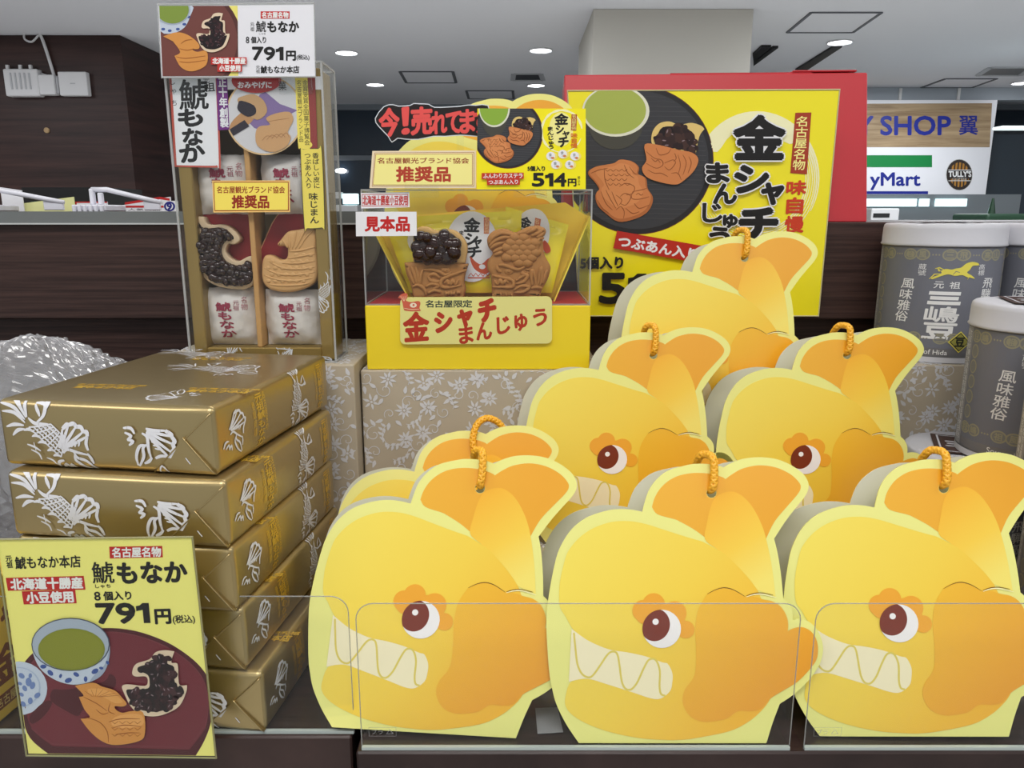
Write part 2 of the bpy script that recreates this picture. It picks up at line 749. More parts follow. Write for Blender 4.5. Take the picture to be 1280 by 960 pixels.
LAMP = mat('lamp_glow', (248, 250, 255), emit=9.0)
proto = None
for px, py, lab in ((433, 65, 'round downlight in ceiling nearest the tall clear display box'),
                    (676, 62, 'round downlight in ceiling left of the beige pillar'),
                    (469, 105, 'small far round downlight above the red cut-out sign'),
                    (670, 106, 'small far round downlight beneath the grey ceiling vent'),
                    (1050, 52, 'round downlight in ceiling above the hanging shop sign'),
                    (1277, 103, 'round downlight at the right edge of the ceiling')):
    p = ceil_pt(px, py)
    if proto is None:
        r = thing('ceiling_downlight', lab, 'ceiling light', group='round ceiling downlights', loc=p)
        MB().add(lathe([(.098, -.001), (.106, -.006), (.098, -.014), (.088, -.004), (.088, -.001)], 28), mat('white_plastic', (235, 236, 238), 0.4)).build('trim_ring', r)
        MB().add(lathe([(.087, -.001), (.087, -.008), (.05, -.016), (.002, -.018)], 28), LAMP).build('lamp_lens', r)
        proto = r
    else:
        r = copy_tree(proto); r.location = p; r['label'] = lab


def ceil_quad(pts):
    return [ceil_pt(*p) for p in pts]


def hatch(name, label, cat, pts, frame_mat, w, fill=None):
    q = ceil_quad(pts)
    c = sum(q, Vector()) / 4
    r = thing(name, label, cat, loc=c, group=None)
    m = MB()
    for i in range(4):
        a, b = q[i] - c, q[(i + 1) % 4] - c
        d = (b - a).normalized(); n = Vector((-d.y, d.x, 0)) * w / 2
        m.add(([a + n + Vector((0, 0, -.001)), a - n + Vector((0, 0, -.001)), b - n + Vector((0, 0, -.001)), b + n + Vector((0, 0, -.001)),
                a + n + Vector((0, 0, -.008)), a - n + Vector((0, 0, -.008)), b - n + Vector((0, 0, -.008)), b + n + Vector((0, 0, -.008))],
               [(0, 1, 2, 3), (7, 6, 5, 4), (0, 4, 5, 1), (1, 5, 6, 2), (2, 6, 7, 3), (3, 7, 4, 0)]), frame_mat)
    m.build('hatch_frame', r)
    m = MB()
    m.add(([p - c + Vector((0, 0, -.0015)) for p in q] + [p - c + Vector((0, 0, -.003)) for p in q], [(0, 1, 2, 3), (7, 6, 5, 4), (0, 4, 5, 1), (1, 5, 6, 2), (2, 6, 7, 3), (3, 7, 4, 0)]), fill or CEIL)
    m.build('hatch_panel', r)
    return r


SEAM = mat('seam_grey', (104, 106, 112), 0.7)
hatch('ceiling_hatch', 'square ceiling access hatch outlined in grey right of the pillar', 'hatch', [(1014, 15), (1102, 15), (1066, 40), (984, 40)], SEAM, .022)
hatch('ceiling_hatch', 'square ceiling hatch with dark seams above the red cut-out sign', 'hatch', [(500, 89), (566, 89), (570, 103), (508, 103)], SEAM, .03)
hatch('ceiling_hatch', 'far small ceiling hatch nearest the top of the yellow sample bag', 'hatch', [(583, 113), (641, 113), (642, 123), (586, 123)], SEAM, .03)
hatch('ceiling_hatch', 'far ceiling hatch just above the hanging shop sign', 'hatch', [(1182, 98), (1246, 98), (1215, 109), (1152, 109)], SEAM, .03)
VENT = mat('vent_dark', (60, 62, 66), 0.6)
hatch('ceiling_vent', 'dark rectangular ceiling vent left of the red gift box', 'vent', [(642, 92), (676, 92), (679, 100), (641, 100)], mat('vent_rim', (190, 192, 196), 0.6), .05, VENT)
hatch('ceiling_vent', 'grey ceiling vent close to the right picture edge', 'vent', [(1238, 84), (1290, 84), (1275, 94), (1222, 94)], mat('vent_rim', (190, 192, 196), 0.6), .05, mat('vent_mid', (120, 120, 122), 0.6))
BK = mat('slot_black', (18, 18, 20), 0.6)
for q, lab in (([(952, 56), (964, 56), (942, 74), (941, 66)], 'black slot diffuser in ceiling beside the pillar edge'),
               ([(966, 57), (973, 57), (942, 80), (942, 76)], 'thin black slot diffuser crossing behind the pillar edge'),
               ([(1042, 56), (1053, 56), (1008, 86), (994, 86)], 'long black slot diffuser in ceiling right of the pillar')):
    c = sum(ceil_quad(q), Vector()) / 4
    v = [p - c for p in ceil_quad(q)]
    dn = Vector((0, 0, -.02))
    o = MB().add(([p + Vector((0, 0, -.001)) for p in v] + [p + dn for p in v], [(0, 1, 2, 3), (7, 6, 5, 4), (0, 4, 5, 1), (1, 5, 6, 2), (2, 6, 7, 3), (3, 7, 4, 0)]), BK).build('slot_diffuser')
    o.location = c
    tag(o, lab, 'air vent', 'black ceiling slot diffusers')

# white boxes and cable on the wood wall
YW = 6.6
PL = mat('device_white', (214, 213, 214), 0.45)


def wallbox(px0, py0, px1, py1, d):
    a = at(px0, py1, YW); b = at(px1, py0, YW)
    return a.x, b.x, a.z, b.z


x0, x1, z0, z1 = wallbox(15, 88, 53, 122, .08)
r = thing('wireless_router', 'white slatted router box fixed leftmost on the wood wall', 'router', loc=((x0 + x1) / 2, YW, z0))
w = (x1 - x0) / 2; h = z1 - z0
m = MB().add(box(-w, w, -.08, 0, 0, h, .012), PL); m.build('casing', r)
m = MB()
for k in range(5):
    t = -w * .55 + k * w * .27
    m.add(box(t - .006, t + .006, -.086, -.078, h * .25, h * .85), mat('device_grey', (178, 178, 182), 0.5))
m.build('slotted_front', r)
for t in (-.85, -.1, .5):
    MB().add(box(w * t - .012, w * t + .012, -.05, -.03, h - .005, h + .035, .004), PL).build('aerial', r)
x0, x1, z0, z1 = wallbox(56, 95, 76, 120, .08)
r = thing('power_adapter', 'small white adapter box between the two larger wall boxes', 'adapter', loc=((x0 + x1) / 2, YW, z0))
w = (x1 - x0) / 2; h = z1 - z0
MB().add(box(-w, w * .7, -.07, 0, 0, h, .008), PL).build('casing', r)
MB().add(box(w * .7, w, -.05, 0, .01, h - .01, .006), mat('device_grey', (178, 178, 182), 0.5)).build('side_cover', r)
x0, x1, z0, z1 = wallbox(80, 91, 112, 121, .08)
r = thing('junction_box', 'plain white square box fixed rightmost on the wood wall', 'box', loc=((x0 + x1) / 2, YW, z0))
w = (x1 - x0) / 2; h = z1 - z0
MB().add(box(-w, w, -.06, 0, 0, h, .01), PL).build('cover', r)
MB().add(box(-.02, .02, -.062, -.058, h * .48, h * .53), mat('device_grey', (178, 178, 182), 0.5)).build('latch', r)
pts = [at(51, 44, YW - .03), at(55, 52, YW - .03), at(64, 90, YW - .04), at(68, 100, YW - .03)]
m = MB().add(tube([at(*p, YW - .03) for p in spline([(50, 43), (54, 52), (60, 70), (68, 96)], 6, False)], .012, 8), PL)
m.add(tube([at(*p, YW - .03) for p in spline([(30, 40), (31, 49), (40, 52), (48, 44)], 6, False)], .008, 8), PL)
m.add(tube([at(*p, YW - .02) for p in spline([(52, 92), (58, 94), (68, 96), (80, 95)], 6, False)], .006, 8), PL)
tag(m.build('power_cable'), 'white cable looping from ceiling down to the wall boxes', 'cable')
q = at(59, 163, YW)
o = MB().add(lathe([(.022, 0), (.022, .012), (.012, .016)], 16), mat('tan_plug', (170, 140, 100), 0.5)).build('wall_plug')
o.matrix_world = Matrix.Translation(q) @ Matrix.Rotation(pi / 2, 4, 'X')
tag(o, 'small round tan plug on the wood wall under the white boxes', 'wall plug')

# ================================================================ hanging shop sign
YS = 9.1
F = Frame(at(1247, 245, YS) + Vector((-1.6, 0, 0)), 0, 0)
bl = F.uv(985, 245); tr = F.uv(1247, 125)
r = thing('hanging_sign', 'wide wall mounted shop sign with wood grain band, blue lettering and round brown logo', 'sign', F.M)
m = MB().add(box(bl[0], tr[0], 0, .06, bl[1], tr[1]), CARD); m.build('sign_panel', r)
m = MB(); P = Pen(m, lambda x, y: F.uv(x, y), eps=.0015)
P.poly([(985, 130), (1240, 129), (1237, 184), (985, 184)], wood('sign_wood', (136, 112, 84), (182, 158, 124), (1.2, 1, 18)), 1)
m.build('wood_grain_band', r)
m = MB(); P = Pen(m, lambda x, y: F.uv(x, y), eps=.0015)
SB = ink((28, 42, 140))
P.line('Y', 1072, 146, 1091, 168.5, SB, 2, bold=.05)
P.line('SHOP', 1101, 145.5, 1188, 168.5, SB, 2, bold=.04)
P.line('翼', 1199, 145, 1222, 168.5, SB, 2, bold=.015)
m.build('blue_lettering', r)
m = MB(); P = Pen(m, lambda x, y: F.uv(x, y), eps=.0015)
P.rect(1010, 194, 1165, 209, ink((18, 132, 66)), 1)
P.line('Famil', 1034, 216.5, 1080, 235, SB, 2, bold=.03)
P.text('yMart', (1088, 216), (1150, 216), (1088, 237), SB, 2, bold=.03)
P.rect(1040, 239, 1160, 242.6, SB, 1)
m.build('green_and_blue_logo', r)
m = MB(); P = Pen(m, lambda x, y: F.uv(x, y), eps=.0015)
P.poly(ell(1199, 218.5, 16.6, 19.6), ink((190, 190, 186)), 1)
P.poly(ell(1199, 218.5, 16, 19), ink((52, 44, 40)), 2)
P.clip = ell(1199, 218.5, 12.6, 15.5)
for k in range(7):
    x = 1186 + k * 4.3
    P.stroke([(x + 1.5, 200), (x - .5, 218), (x - 1.5, 237)], 2.5, ink((176, 124, 52)), 3)
P.clip = None
P.poly([(1184.2, 213), (1213.8, 213), (1214, 223.5), (1184.5, 223.5)], ink((46, 38, 36)), 4)
P.line("TULLY'S", 1185.5, 214, 1213.5, 221, WHITE, 5, bold=.05)
P.line('COFFEE', 1190, 222.5, 1208, 225, ink((200, 196, 188)), 5)
P.rect(1185, 212.2, 1213, 213, WHITE, 5)
P.rect(1185, 225.6, 1213, 226.3, WHITE, 5)
m.build('round_logo', r)
MB().add(box(bl[0] + .3, tr[0] - .1, .061, .098, .3, tr[1] - .1), GR).build('wall_bracket', r)

# lit chiller and shop things seen under the sign
GLOW = mat('chiller_light', (214, 246, 250), emit=1.6)
Y9 = 7.2
a = at(1075, 262, Y9); b_ = at(1212, 247, Y9)
r = thing('chiller_cabinet', 'lit glass chiller cabinet glowing pale blue under the hanging sign', 'chiller', loc=((a.x + b_.x) / 2, Y9, 0))
w = (b_.x - a.x) / 2
m = MB().add(box(-w - .1, w + .5, .05, .7, 0, b_.z + .03), mat('chiller_body', (112, 118, 122), 0.4)); m.build('cabinet', r)
for k, (p0, p1) in enumerate(((1078, 1147), (1152, 1163), (1172, 1210))):
    u0, u1 = at(p0, 255, Y9).x - r.location.x, at(p1, 255, Y9).x - r.location.x
    MB().add(box(u0, u1, .02, .05, at(1150, 258, Y9).z, at(1150, 248.5, Y9).z), GLOW).build('lit_panel', r)
a = at(1088, 278, 6.6); b_ = at(1125, 260.5, 6.6)
r = thing('receipt_printer', 'white boxy machine with black slot left under the hanging sign', 'machine', loc=((a.x + b_.x) / 2, 6.6, a.z))
w = (b_.x - a.x) / 2; h = b_.z - a.z
MB().add(box(-w, w, 0, .3, -a.z + .001, h, .01), PL).build('casing', r)
MB().add(box(-w * .85, w * .3, -.004, .01, h * .35, h * .65), BK).build('slot', r)
a = at(1232, 285, 6.2); b_ = at(1300, 267, 6.2)
r = thing('produce_stand', 'dark green topped stand behind the rear tins', 'stand', loc=((a.x + b_.x) / 2, 6.2, 0))
w = (b_.x - a.x) / 2
MB().add(box(-w, w, 0, .5, 0, b_.z, .02), mat('dark_green', (28, 60, 40), 0.5)).build('stand_body', r)
u = at(1249, 265, 6.2).x - r.location.x
MB().add(tube([(u, .1, b_.z), (u, .1, b_.z + .12)], [.03, .008], 8), mat('bottle_green', (20, 50, 30), 0.3)).build('price_pin', r)
# hanging light strip seen right of the sign
o = MB().add(box(at(1253, 160, 7.0).x, at(1330, 160, 7.0).x, 7.0, 7.15, at(1253, 161, 7).z, at(1253, 157, 7).z, .01), mat('strip_lamp', (225, 240, 240), emit=1.0)).build('strip_light')
tag(o, 'white strip light in the dark shop right of the hanging sign', 'light')
# small lit counter far left of centre
a = at(412, 275, 8.6); b_ = at(446, 242, 8.6)
r = thing('service_counter', 'far lit white service counter seen past the tall clear box', 'counter', loc=((a.x + b_.x) / 2, 8.6, 0))
w = (b_.x - a.x) / 2
MB().add(box(-w, w, 0, .5, 0, at(430, 256, 8.6).z, .02), PL).build('counter_body', r)
MB().add(box(0, w, 0, .1, at(430, 255, 8.6).z, at(430, 242, 8.6).z), GLOW).build('lit_panel', r)
MB().add(box(-w * .9, -w * .1, 0, .1, at(430, 248, 8.6).z, at(430, 240, 8.6).z), PL).build('white_box', r)
o = MB().add(ball((0, 0, 0), .075, .03, .032, 20, 10), LAMP).build('glass_reflection')  # glowing ellipsoid stands in for a light reflection in the glass
o.location = at(426, 213.5, 10.53)
tag(o, 'small glowing lamp on the dark blue glazed wall', 'lamp')

# ================================================================ COUNTER
XG = at(445, 925, .443).x
r = thing('display_counter', 'dark wood shop counter carrying all the sweets on display', 'counter', loc=(0, .45, 0))
OY = .45


def cpart(name, m):
    return m.build(name, r, Matrix.Translation((0, -OY, 0)))


cpart('shelf_board', MB().add(box(-1.3, XG - .003, .443, .835, S - .04, S, .0012, 1), WOODX))
cpart('shelf_board', MB().add(box(XG + .003, 1.3, .428, .835, S - .04, S, .0012, 1), WOODX))
cpart('front_panel', MB().add(box(-1.3, XG - .004, .446, .47, 0, S - .041), WOOD))
cpart('front_panel', MB().add(box(XG + .004, 1.3, .431, .47, 0, S - .041), WOOD))
r = thing('rear_shelf_unit', 'dark wood back panel and ledge behind the displayed sweets', 'shelf unit', loc=(0, .45, 0))
cpart('back_panel', MB().add(box(-1.3, 1.3, .80, .84, EYE - .107, EYE - .0075, .0012, 1), WOOD))
cpart('lower_back_panel', MB().add(box(-1.3, 1.3, .818, .838, S + .001, EYE - .109), WOOD))
cpart('rear_ledge', MB().add(box(-1.3, 1.3, .84, 1.25, 0, EYE - .0085), WOOD))
xr = at(735, 270, .797).x
m = MB().add(box(-1.3, xr, .796, .8, EYE - .0085, EYE + .003), mat('strip_grey', (112, 116, 116), 0.45))
m.add(box(-1.3, xr, .7945, .8, EYE - .0100, EYE - .0085), mat('strip_white', (196, 198, 198), 0.4))
cpart('label_strip', m)

# ---------------------------------------------------------------- clear shelf guards
ACR = clear('clear_acrylic', (253, 254, 254), 0.8, 0.02)
ACE = mat('acrylic_edge', (176, 186, 182), 0.15, spec=0.6)


def guard(x0, x1, Y, z0, z1, label, rl=True, rr=True, depth=.06):
    cx = (x0 + x1) / 2
    r = thing('shelf_guard', label, 'shelf divider', group='clear acrylic shelf guards', loc=(cx, Y, z0))
    w = (x1 - x0) / 2; h = z1 - z0; R = .011
    o = [(-w, 0)]
    o += [(-w + R - R * cos(t), h - R + R * sin(t)) for t in [pi / 2 * k / 6 for k in range(7)]] if rl else [(-w, h)]
    o += [(w - R + R * sin(t), h - R + R * cos(t)) for t in [pi / 2 * k / 6 for k in range(7)]] if rr else [(w, h)]
    o += [(w, 0)]
    MB().add(prism(o, 0, .0018), ACR).build('front_plate', r)
    m = MB()
    m.add(tube([(p[0], .0009, p[1]) for p in o[:]], .0004, 5), clear('edge_clear', (210, 212, 200), 1.2, .1, 0, .25))
    m.build('polished_edge', r)
    MB().add(box(-w, w, .0019, depth, .0002, .0014), ACR).build('base_plate', r)
    if rl:
        m = MB(); P = Pen(m)
        EM_ = clear('edge_clear')
        P.frame(-w + .0050, .0100, -w + .0225, .0165, .0002, EM_, 1)
        P.text('プラ', (-w + .0068, .0150), (-w + .0140, .0150), (-w + .0068, .0115), EM_, 1)
        P.text('△', (-w + .0160, .0152), (-w + .0208, .0152), (-w + .0160, .0116), EM_, 1)
        m.build('embossed_mark', r)
    MB().add(box(-w, w, -.0006, .0019, .0, .0022), ACE).build('front_lip', r)
    return r


G1 = guard(-.52, -.1044, .4465, S, EYE - .2367, 'clear acrylic guard in front of the gold wrapped boxes', False, True, .038)
G2 = guard(-.0962, .1778, .4305, S, EYE - .233, 'clear acrylic guard in front of the left and middle fish bags', depth=.06)
G3 = guard(.1872, .46, .4305, S, EYE - .233, 'clear acrylic guard in front of the front right fish bag', True, True, .06)

# ================================================================ FISH BAGS
LN = 18.0                        # natural backward lean of the front panel
FB = Frame(at(841, 933, .4366), 0, LN)
FB = Frame((FB.o.x, .4342, S + .0019), 0, LN)
O_OUT = [(803, 643.8, 1), (805.2, 634.7), (810.8, 617.8), (820.6, 603.8), (836, 592), (860, 585.2), (871, 583.8), (885, 584), (896, 585.5), (904.8, 588.3, 1),
         (914, 583), (928.8, 577.7), (948.4, 575.6), (969.5, 577.7), (987.8, 584.8), (1003, 595.3), (1010, 606), (1010.6, 615), (1006, 625), (996, 637.5),
         (982, 655.8), (967.8, 677.6, 1), (971.2, 691), (974, 706), (977, 728), (979.2, 752, 1), (986, 758.5), (990.5, 768), (991.3, 779.5, 1), (999, 778), (1008.9, 780),
         (1019, 788), (1026, 800), (1029, 815), (1026.5, 830), (1019.5, 843.5), (1008, 858), (991, 873.4), (975, 884, 1), (966, 908), (958, 934, 1), (723.6, 933.2, 1),
         (708, 910), (695.5, 884.7), (689.8, 863.6), (687, 848), (684.6, 820), (683, 790), (683.4, 770), (685.4, 753), (688.6, 733), (694.8, 703.4),
         (701, 686.7), (712.3, 668.4), (727.8, 654.4), (746, 646), (767.2, 641), (786.9, 641)]
UPJ = [(706.7, 774.5), (718, 792.8), (736.3, 805.5), (761.6, 816), (784, 819.5), (806.6, 824.5), (827.7, 832), (834.7, 834), (840.3, 845.3), (840.3, 856.6), (837.5, 867.8), (826.3, 877)]
LOJ = [(826.3, 877), (813.6, 877), (789.7, 869.2), (758.8, 859.4), (737.7, 853), (725, 853), (712.3, 858)]
BODY = [(699.7, 762), (699, 742), (701, 725), (706.7, 702), (712.3, 690), (725, 675.5), (741.9, 664.2), (764.4, 656.6), (786.9, 655.6), (806.6, 659), (829, 666), (857, 675),
        (878, 681, 1), (895, 690), (910.5, 700.5), (934.4, 725.3), (947, 742, 1), (958, 768, 1), (964, 800), (972, 850), (962.5, 877.7), (951.3, 893), (934.4, 907), (910.5, 918.5), (868.3, 927),
        (850, 929), (834.7, 929.2), (801, 927), (764.4, 919.8), (736.3, 910), (716.6, 898.8), (707.4, 887.5), (706.7, 876)] + LOJ[::-1][0:6] + UPJ[::-1] + []
MOUTH = [(714.5, 790, 1)] + UPJ[1:] + LOJ[1:6] + [(711, 856.5, 1)]
TAIL = [(815, 638, 1), (818.5, 626), (826.3, 613.6), (837.5, 604), (851, 598), (868.3, 595.3), (888, 596.4), (902, 600.2), (907, 603, 1), (916, 596.4), (928.8, 589.7), (948.4, 585.8),
        (969.5, 588.3), (987.8, 596.7), (998.5, 606.6), (1001, 613.6), (997, 622), (985, 636), (968.5, 655.8), (957.6, 677.6, 1), (946, 690, 1), (900, 692, 1), (880.2, 675, 1), (867, 665.6), (851, 656.6), (843, 653), (822, 647)]
LEAF = [(881, 677.5), (883.8, 657), (888, 639), (893.6, 627), (902, 621), (914.7, 618.5), (926, 622.7), (937, 633), (947, 648.8), (954, 665), (957.6, 677.6), (962, 697), (966, 720), (969.5, 750, 1),
        (947, 742, 1), (934.4, 725.3), (910.5, 700.5), (894, 689)]
FIN = [(884.5, 745.7, 1), (895, 740.5), (906, 738.7), (917.5, 741.8), (930.9, 750, 1), (942, 750), (954, 753.4), (966.7, 756.3), (976.6, 763.3), (983, 774.5), (985, 784.4), (984.3, 792.8, 1), (992, 789.5),
       (1001.9, 787.9), (1013, 792.8), (1020, 803), (1022.2, 815), (1020.5, 828), (1011.7, 841), (996, 856.6), (976.6, 868.5), (962.5, 877.5), (951.3, 890), (938, 893), (922, 893), (909, 902), (896.4, 905), (880, 906.5), (866, 902), (857.5, 893), (853, 880), (856, 866), (868, 848), (870, 820), (869, 790), (873, 765)]
ZIG = [(717.3, 795), (719, 812), (721.5, 833), (726.4, 845), (733.4, 850.3), (740.5, 848.8), (750.3, 835.5), (758, 824), (763.5, 819), (769, 819), (772, 823), (773.8, 832), (777, 855), (781, 864),
       (786, 866.3), (790.5, 864.6), (796.7, 856.6), (803.8, 841), (809.4, 830.5), (813.5, 827.7), (818, 828), (822, 833), (824.8, 844), (824.3, 862), (826.2, 871.5), (831.5, 873.6)]
V0 = FB.uv(841, 933.6)[1]
cv = lambda x, y: (FB.uv(x, y)[0], FB.uv(x, y)[1] - V0)
OUT_UV = [(q[0], max(q[1], 0.0001)) for q in (cv(*p) for p in spline(O_OUT, 4))]
HOLE = cv(889.4, 620.3)
EYE_UV = cv(827, 790)
HOLE_RING = ell(HOLE[0], HOLE[1], .0032, n=18)

BORDER = mat('bag_border', (238, 235, 138), 0.3, coat=0.2)
BAGGREY = mat('bag_inside_grey', (224, 223, 206), 0.6)
MB_BODY = grad('bag_body', (246, 224, 92), (246, 184, 46), (-.062, .125), (.064, .040), .28, (.5, (246, 211, 74)))
MB_TAIL = grad('bag_tail', (241, 180, 50), (238, 168, 42), (-.02, .15), (.07, .15), .28)
MB_LEAF = grad('bag_leaf', (247, 184, 48), (248, 228, 112), (.022, .150), (.054, .098), .28, (.55, (249, 208, 72)))
MB_FIN = grad('bag_fin', (245, 194, 54), (237, 160, 38), (.010, .10), (.075, .035), .28)
MB_BROW = mat('bag_brow', (242, 170, 48), 0.3, coat=0.15)
MB_MOUTH = mat('bag_mouth', (247, 236, 196), 0.3, coat=0.15)
MB_TEETH = mat('bag_teeth_line', (226, 206, 96), 0.3)
IRIS = mat('bag_iris', (120, 42, 22), 0.3, coat=0.2)
EYEW = mat('bag_eye_white', (244, 240, 238), 0.3, coat=0.2)
SLIT = mat('bag_slit', (120, 84, 20), 0.7)


def bag_front():
    m = MB()
    m.add(prism(OUT_UV, 0, .0009, [HOLE_RING[::-1]]), BORDER)
    P = Pen(m, cv)
    hr = ell(889.4, 620.3, 6.4, n=18)
    P.poly(spline(TAIL, 4), MB_TAIL, 1, [hr])
    P.poly(spline(LEAF, 4), MB_LEAF, 2)
    P.poly(spline(BODY, 4), MB_BODY, 3)
    P.poly(spline(MOUTH, 4), MB_MOUTH, 4)
    P.stroke(ZIG, 2.4, MB_TEETH, 5, smooth=4)
    P.poly(spline(FIN, 4), MB_FIN, 5)
    for k, (x, y, a) in enumerate(((803.8, 767.5, 13.5), (817, 759.5, 14), (843, 770.5, 15), (857, 791, 11), (836, 778, 20), (820, 775, 18), (806, 772, 12))):
        P.poly(ell(x, y, a), MB_BROW, 6 + k * .15)
    P.poly(ell(827, 790, 24), EYEW, 8)
    P.clip = ell(827, 790, 24.2, n=48)
    P.poly(ell(818.5, 785, 18.6, 20.4, 40, 12), IRIS, 9)
    P.clip = None
    P.poly(ell(819.2, 781, 3.9), EYEW, 10)
    P.stroke([(884, 746.5), (895, 740.8), (906, 738.6), (917.5, 741.6), (931, 749.6)], 1.0, SLIT, 7, .6, 4)
    P.stroke([(932.5, 748.8), (942, 745.8), (953, 745.2), (966, 747.6)], 1.1, SLIT, 7, .6, 4)
    P.stroke([(932.5, 750.2), (942, 747.2), (953, 746.8), (970, 751)], 1.4, ink((252, 246, 190)), 6.9, .6, 4)
    return m


BD = .056                        # depth of the bag at its base
BZ = BD * sin(radians(LN)); BY = BD * cos(radians(LN))
HY = .023                        # gap between the panels at the cord hole


def backmap(x, z, y=0.0):
    """front panel coordinates to the matching place on the back panel"""
    t = z / HOLE[1]
    return (x - .006, BY + (HY - BY) * t + y, BZ + (HOLE[1] - BZ) * t)


def make_bag():
    root = thing('fish_gift_bag', 'x', 'gift bag', FB.M, 'yellow fish-shaped gift bags')
    bag_front().build('front_panel', root)
    m = MB()
    for y0, y1, mt, hl in ((0, .0009, BAGGREY, [HOLE_RING[::-1]]), (.00095, .0012, mat('bag_back_yellow', (244, 204, 74), 0.35), [HOLE_RING[::-1]])):
        v, f = prism(OUT_UV, y0, y1, hl)
        m.add(([backmap(p[0], p[2], p[1]) for p in v], f), mt)
    m.build('back_panel', root)
    # gusset: two folded side walls and a floor between the panels
    m = MB()
    xl, xr2 = cv(724.5, 931)[0], cv(957, 931)[0]
    GUS = mat('bag_gusset', (206, 190, 120), 0.5)
    zt = .085
    def wall(xa, xb, inn):
        b0 = backmap(xa, .001, -.0004); b1 = backmap(xb, zt, -.0004)
        f0 = (xa, .0012, .001); f1 = (xb, .0012, zt)
        md = lambda p, q: ((p[0] + q[0]) / 2 + inn, (p[1] + q[1]) / 2, (p[2] + q[2]) / 2)
        v = [f0, md(f0, b0), b0, f1, md(f1, b1), b1]
        v2 = [(p[0] + .0008 * (1 if inn > 0 else -1), p[1], p[2]) for p in v]
        f = [(0, 1, 4, 3), (1, 2, 5, 4)]
        m.add((v + v2, f + [tuple(6 + i for i in q[::-1]) for q in f] + [(3, 4, 10, 9), (4, 5, 11, 10), (0, 3, 9, 6), (2, 8, 11, 5)]), GUS)
    wall(xl + .001, xl + .012, .004)
    wall(xr2 - .001, xr2 - .014, -.004)
    q = [(xl + .001, .0012, .0006), (xr2 - .001, .0012, .0006), backmap(xr2 - .001, .0008, -.0004), backmap(xl + .001, .0008, -.0004)]
    m.add((q + [(p[0], p[1], p[2] + .0006) for p in q], [(0, 3, 2, 1), (4, 5, 6, 7), (0, 1, 5, 4), (2, 3, 7, 6)]), GUS)
    m.build('side_gusset', root)
    return root


def cord(path, r=.0025):
    """braided cord: three strands twisted around a path"""
    P = [Vector(p) for p in path]
    pts = []
    for i in range(len(P) - 1):
        p0 = P[i - 1] if i else P[0]; p3 = P[i + 2] if i + 2 < len(P) else P[-1]
        for k in range(10):
            t = k / 10
            pts.append(0.5 * (2 * P[i] + (P[i + 1] - p0) * t + (2 * p0 - 5 * P[i] + 4 * P[i + 1] - p3) * t * t + (3 * P[i] - p0 - 3 * P[i + 1] + p3) * t ** 3))
    pts.append(P[-1])
    m = MB()
    CM = mat('cord_gold', (246, 180, 44), 0.4, spec=0.6)
    n = len(pts); a = None; L = 0
    for sgn, ph in ((1, 0), (1, 2.1), (1, 4.2), (-1, 0.5), (-1, 2.6), (-1, 4.7)):
        q = []; a = None; L = 0
        for i in range(n):
            t = (pts[min(i + 1, n - 1)] - pts[max(i - 1, 0)]).normalized()
            a = t.cross(Vector((1, 0, .2))) if a is None else a - t * a.dot(t)
            a.normalize(); b = t.cross(a)
            if i:
                L += (pts[i] - pts[i - 1]).length
            w = sgn * L * 620 + ph
            q.append(pts[i] + (a * cos(w) + b * sin(w)) * r * .62)
        m.add(tube(q, r * .5, 6), CM, True)
    return m


def cord_short():
    u, v = HOLE
    tz = cv(893, 580)[1]
    return cord([(u, .010, v + .0018), (u, .001, v + .0020), (u + .0005, -.0030, v + .0046), (u + .0012, -.0034, v + .011), (u + .001, -.0030, tz + .0010), (u - .0015, .0035, tz + .0042), (u - .005, .008, tz + .003),
                 (u - .006, .0165, tz - .004), (u - .006, .0200, v + .006), (u - .006, .0222, v)])


def cord_tall():
    u, v = HOLE
    return cord([(u, .010, v + .0018), (u, .001, v + .0020), (u - .0005, -.0032, v + .0055), (u - .001, -.0036, v + .014), (u + .002, -.003, v + .024), (u + .009, -.001, v + .029), (u + .018, .004, v + .026),
                 (u + .0245, .009, v + .016), (u + .025, .014, v + .002), (u + .010, .0200, v - .002), (u - .006, .0222, v)])


bag0 = make_bag()
cm_short = cord_short().mesh('cord_handle')
cm_tall = cord_tall().mesh('cord_handle')


def cord_obj(root, me):
    o = bpy.data.objects.new('cord_handle', me)
    COL.objects.link(o); o.parent = root
    return tag(o, 'braided golden yellow cord')


bag0['label'] = 'yellow fish gift bag in the middle of the front row'
first = True


def place_bag(label, hole_px, Yhole, zbase, yaw, lean, me=cm_short, root=None, roll=0):
    o = root or copy_tree(bag0)
    for ch in [c for c in o.children if c.name.startswith('cord_handle')]:
        bpy.data.objects.remove(ch)
    R = Matrix.Rotation(radians(yaw), 3, 'Z') @ Matrix.Rotation(radians(-lean), 3, 'X') @ Matrix.Rotation(radians(roll), 3, 'Y')
    p = at(hole_px[0], hole_px[1], Yhole)
    off = R @ Vector((HOLE[0], 0, HOLE[1]))
    o.matrix_world = Matrix.Translation((p.x - off.x, p.y - off.y, zbase)) @ R.to_4x4()
    o['label'] = label
    if me:
        cord_obj(o, me)
    return o


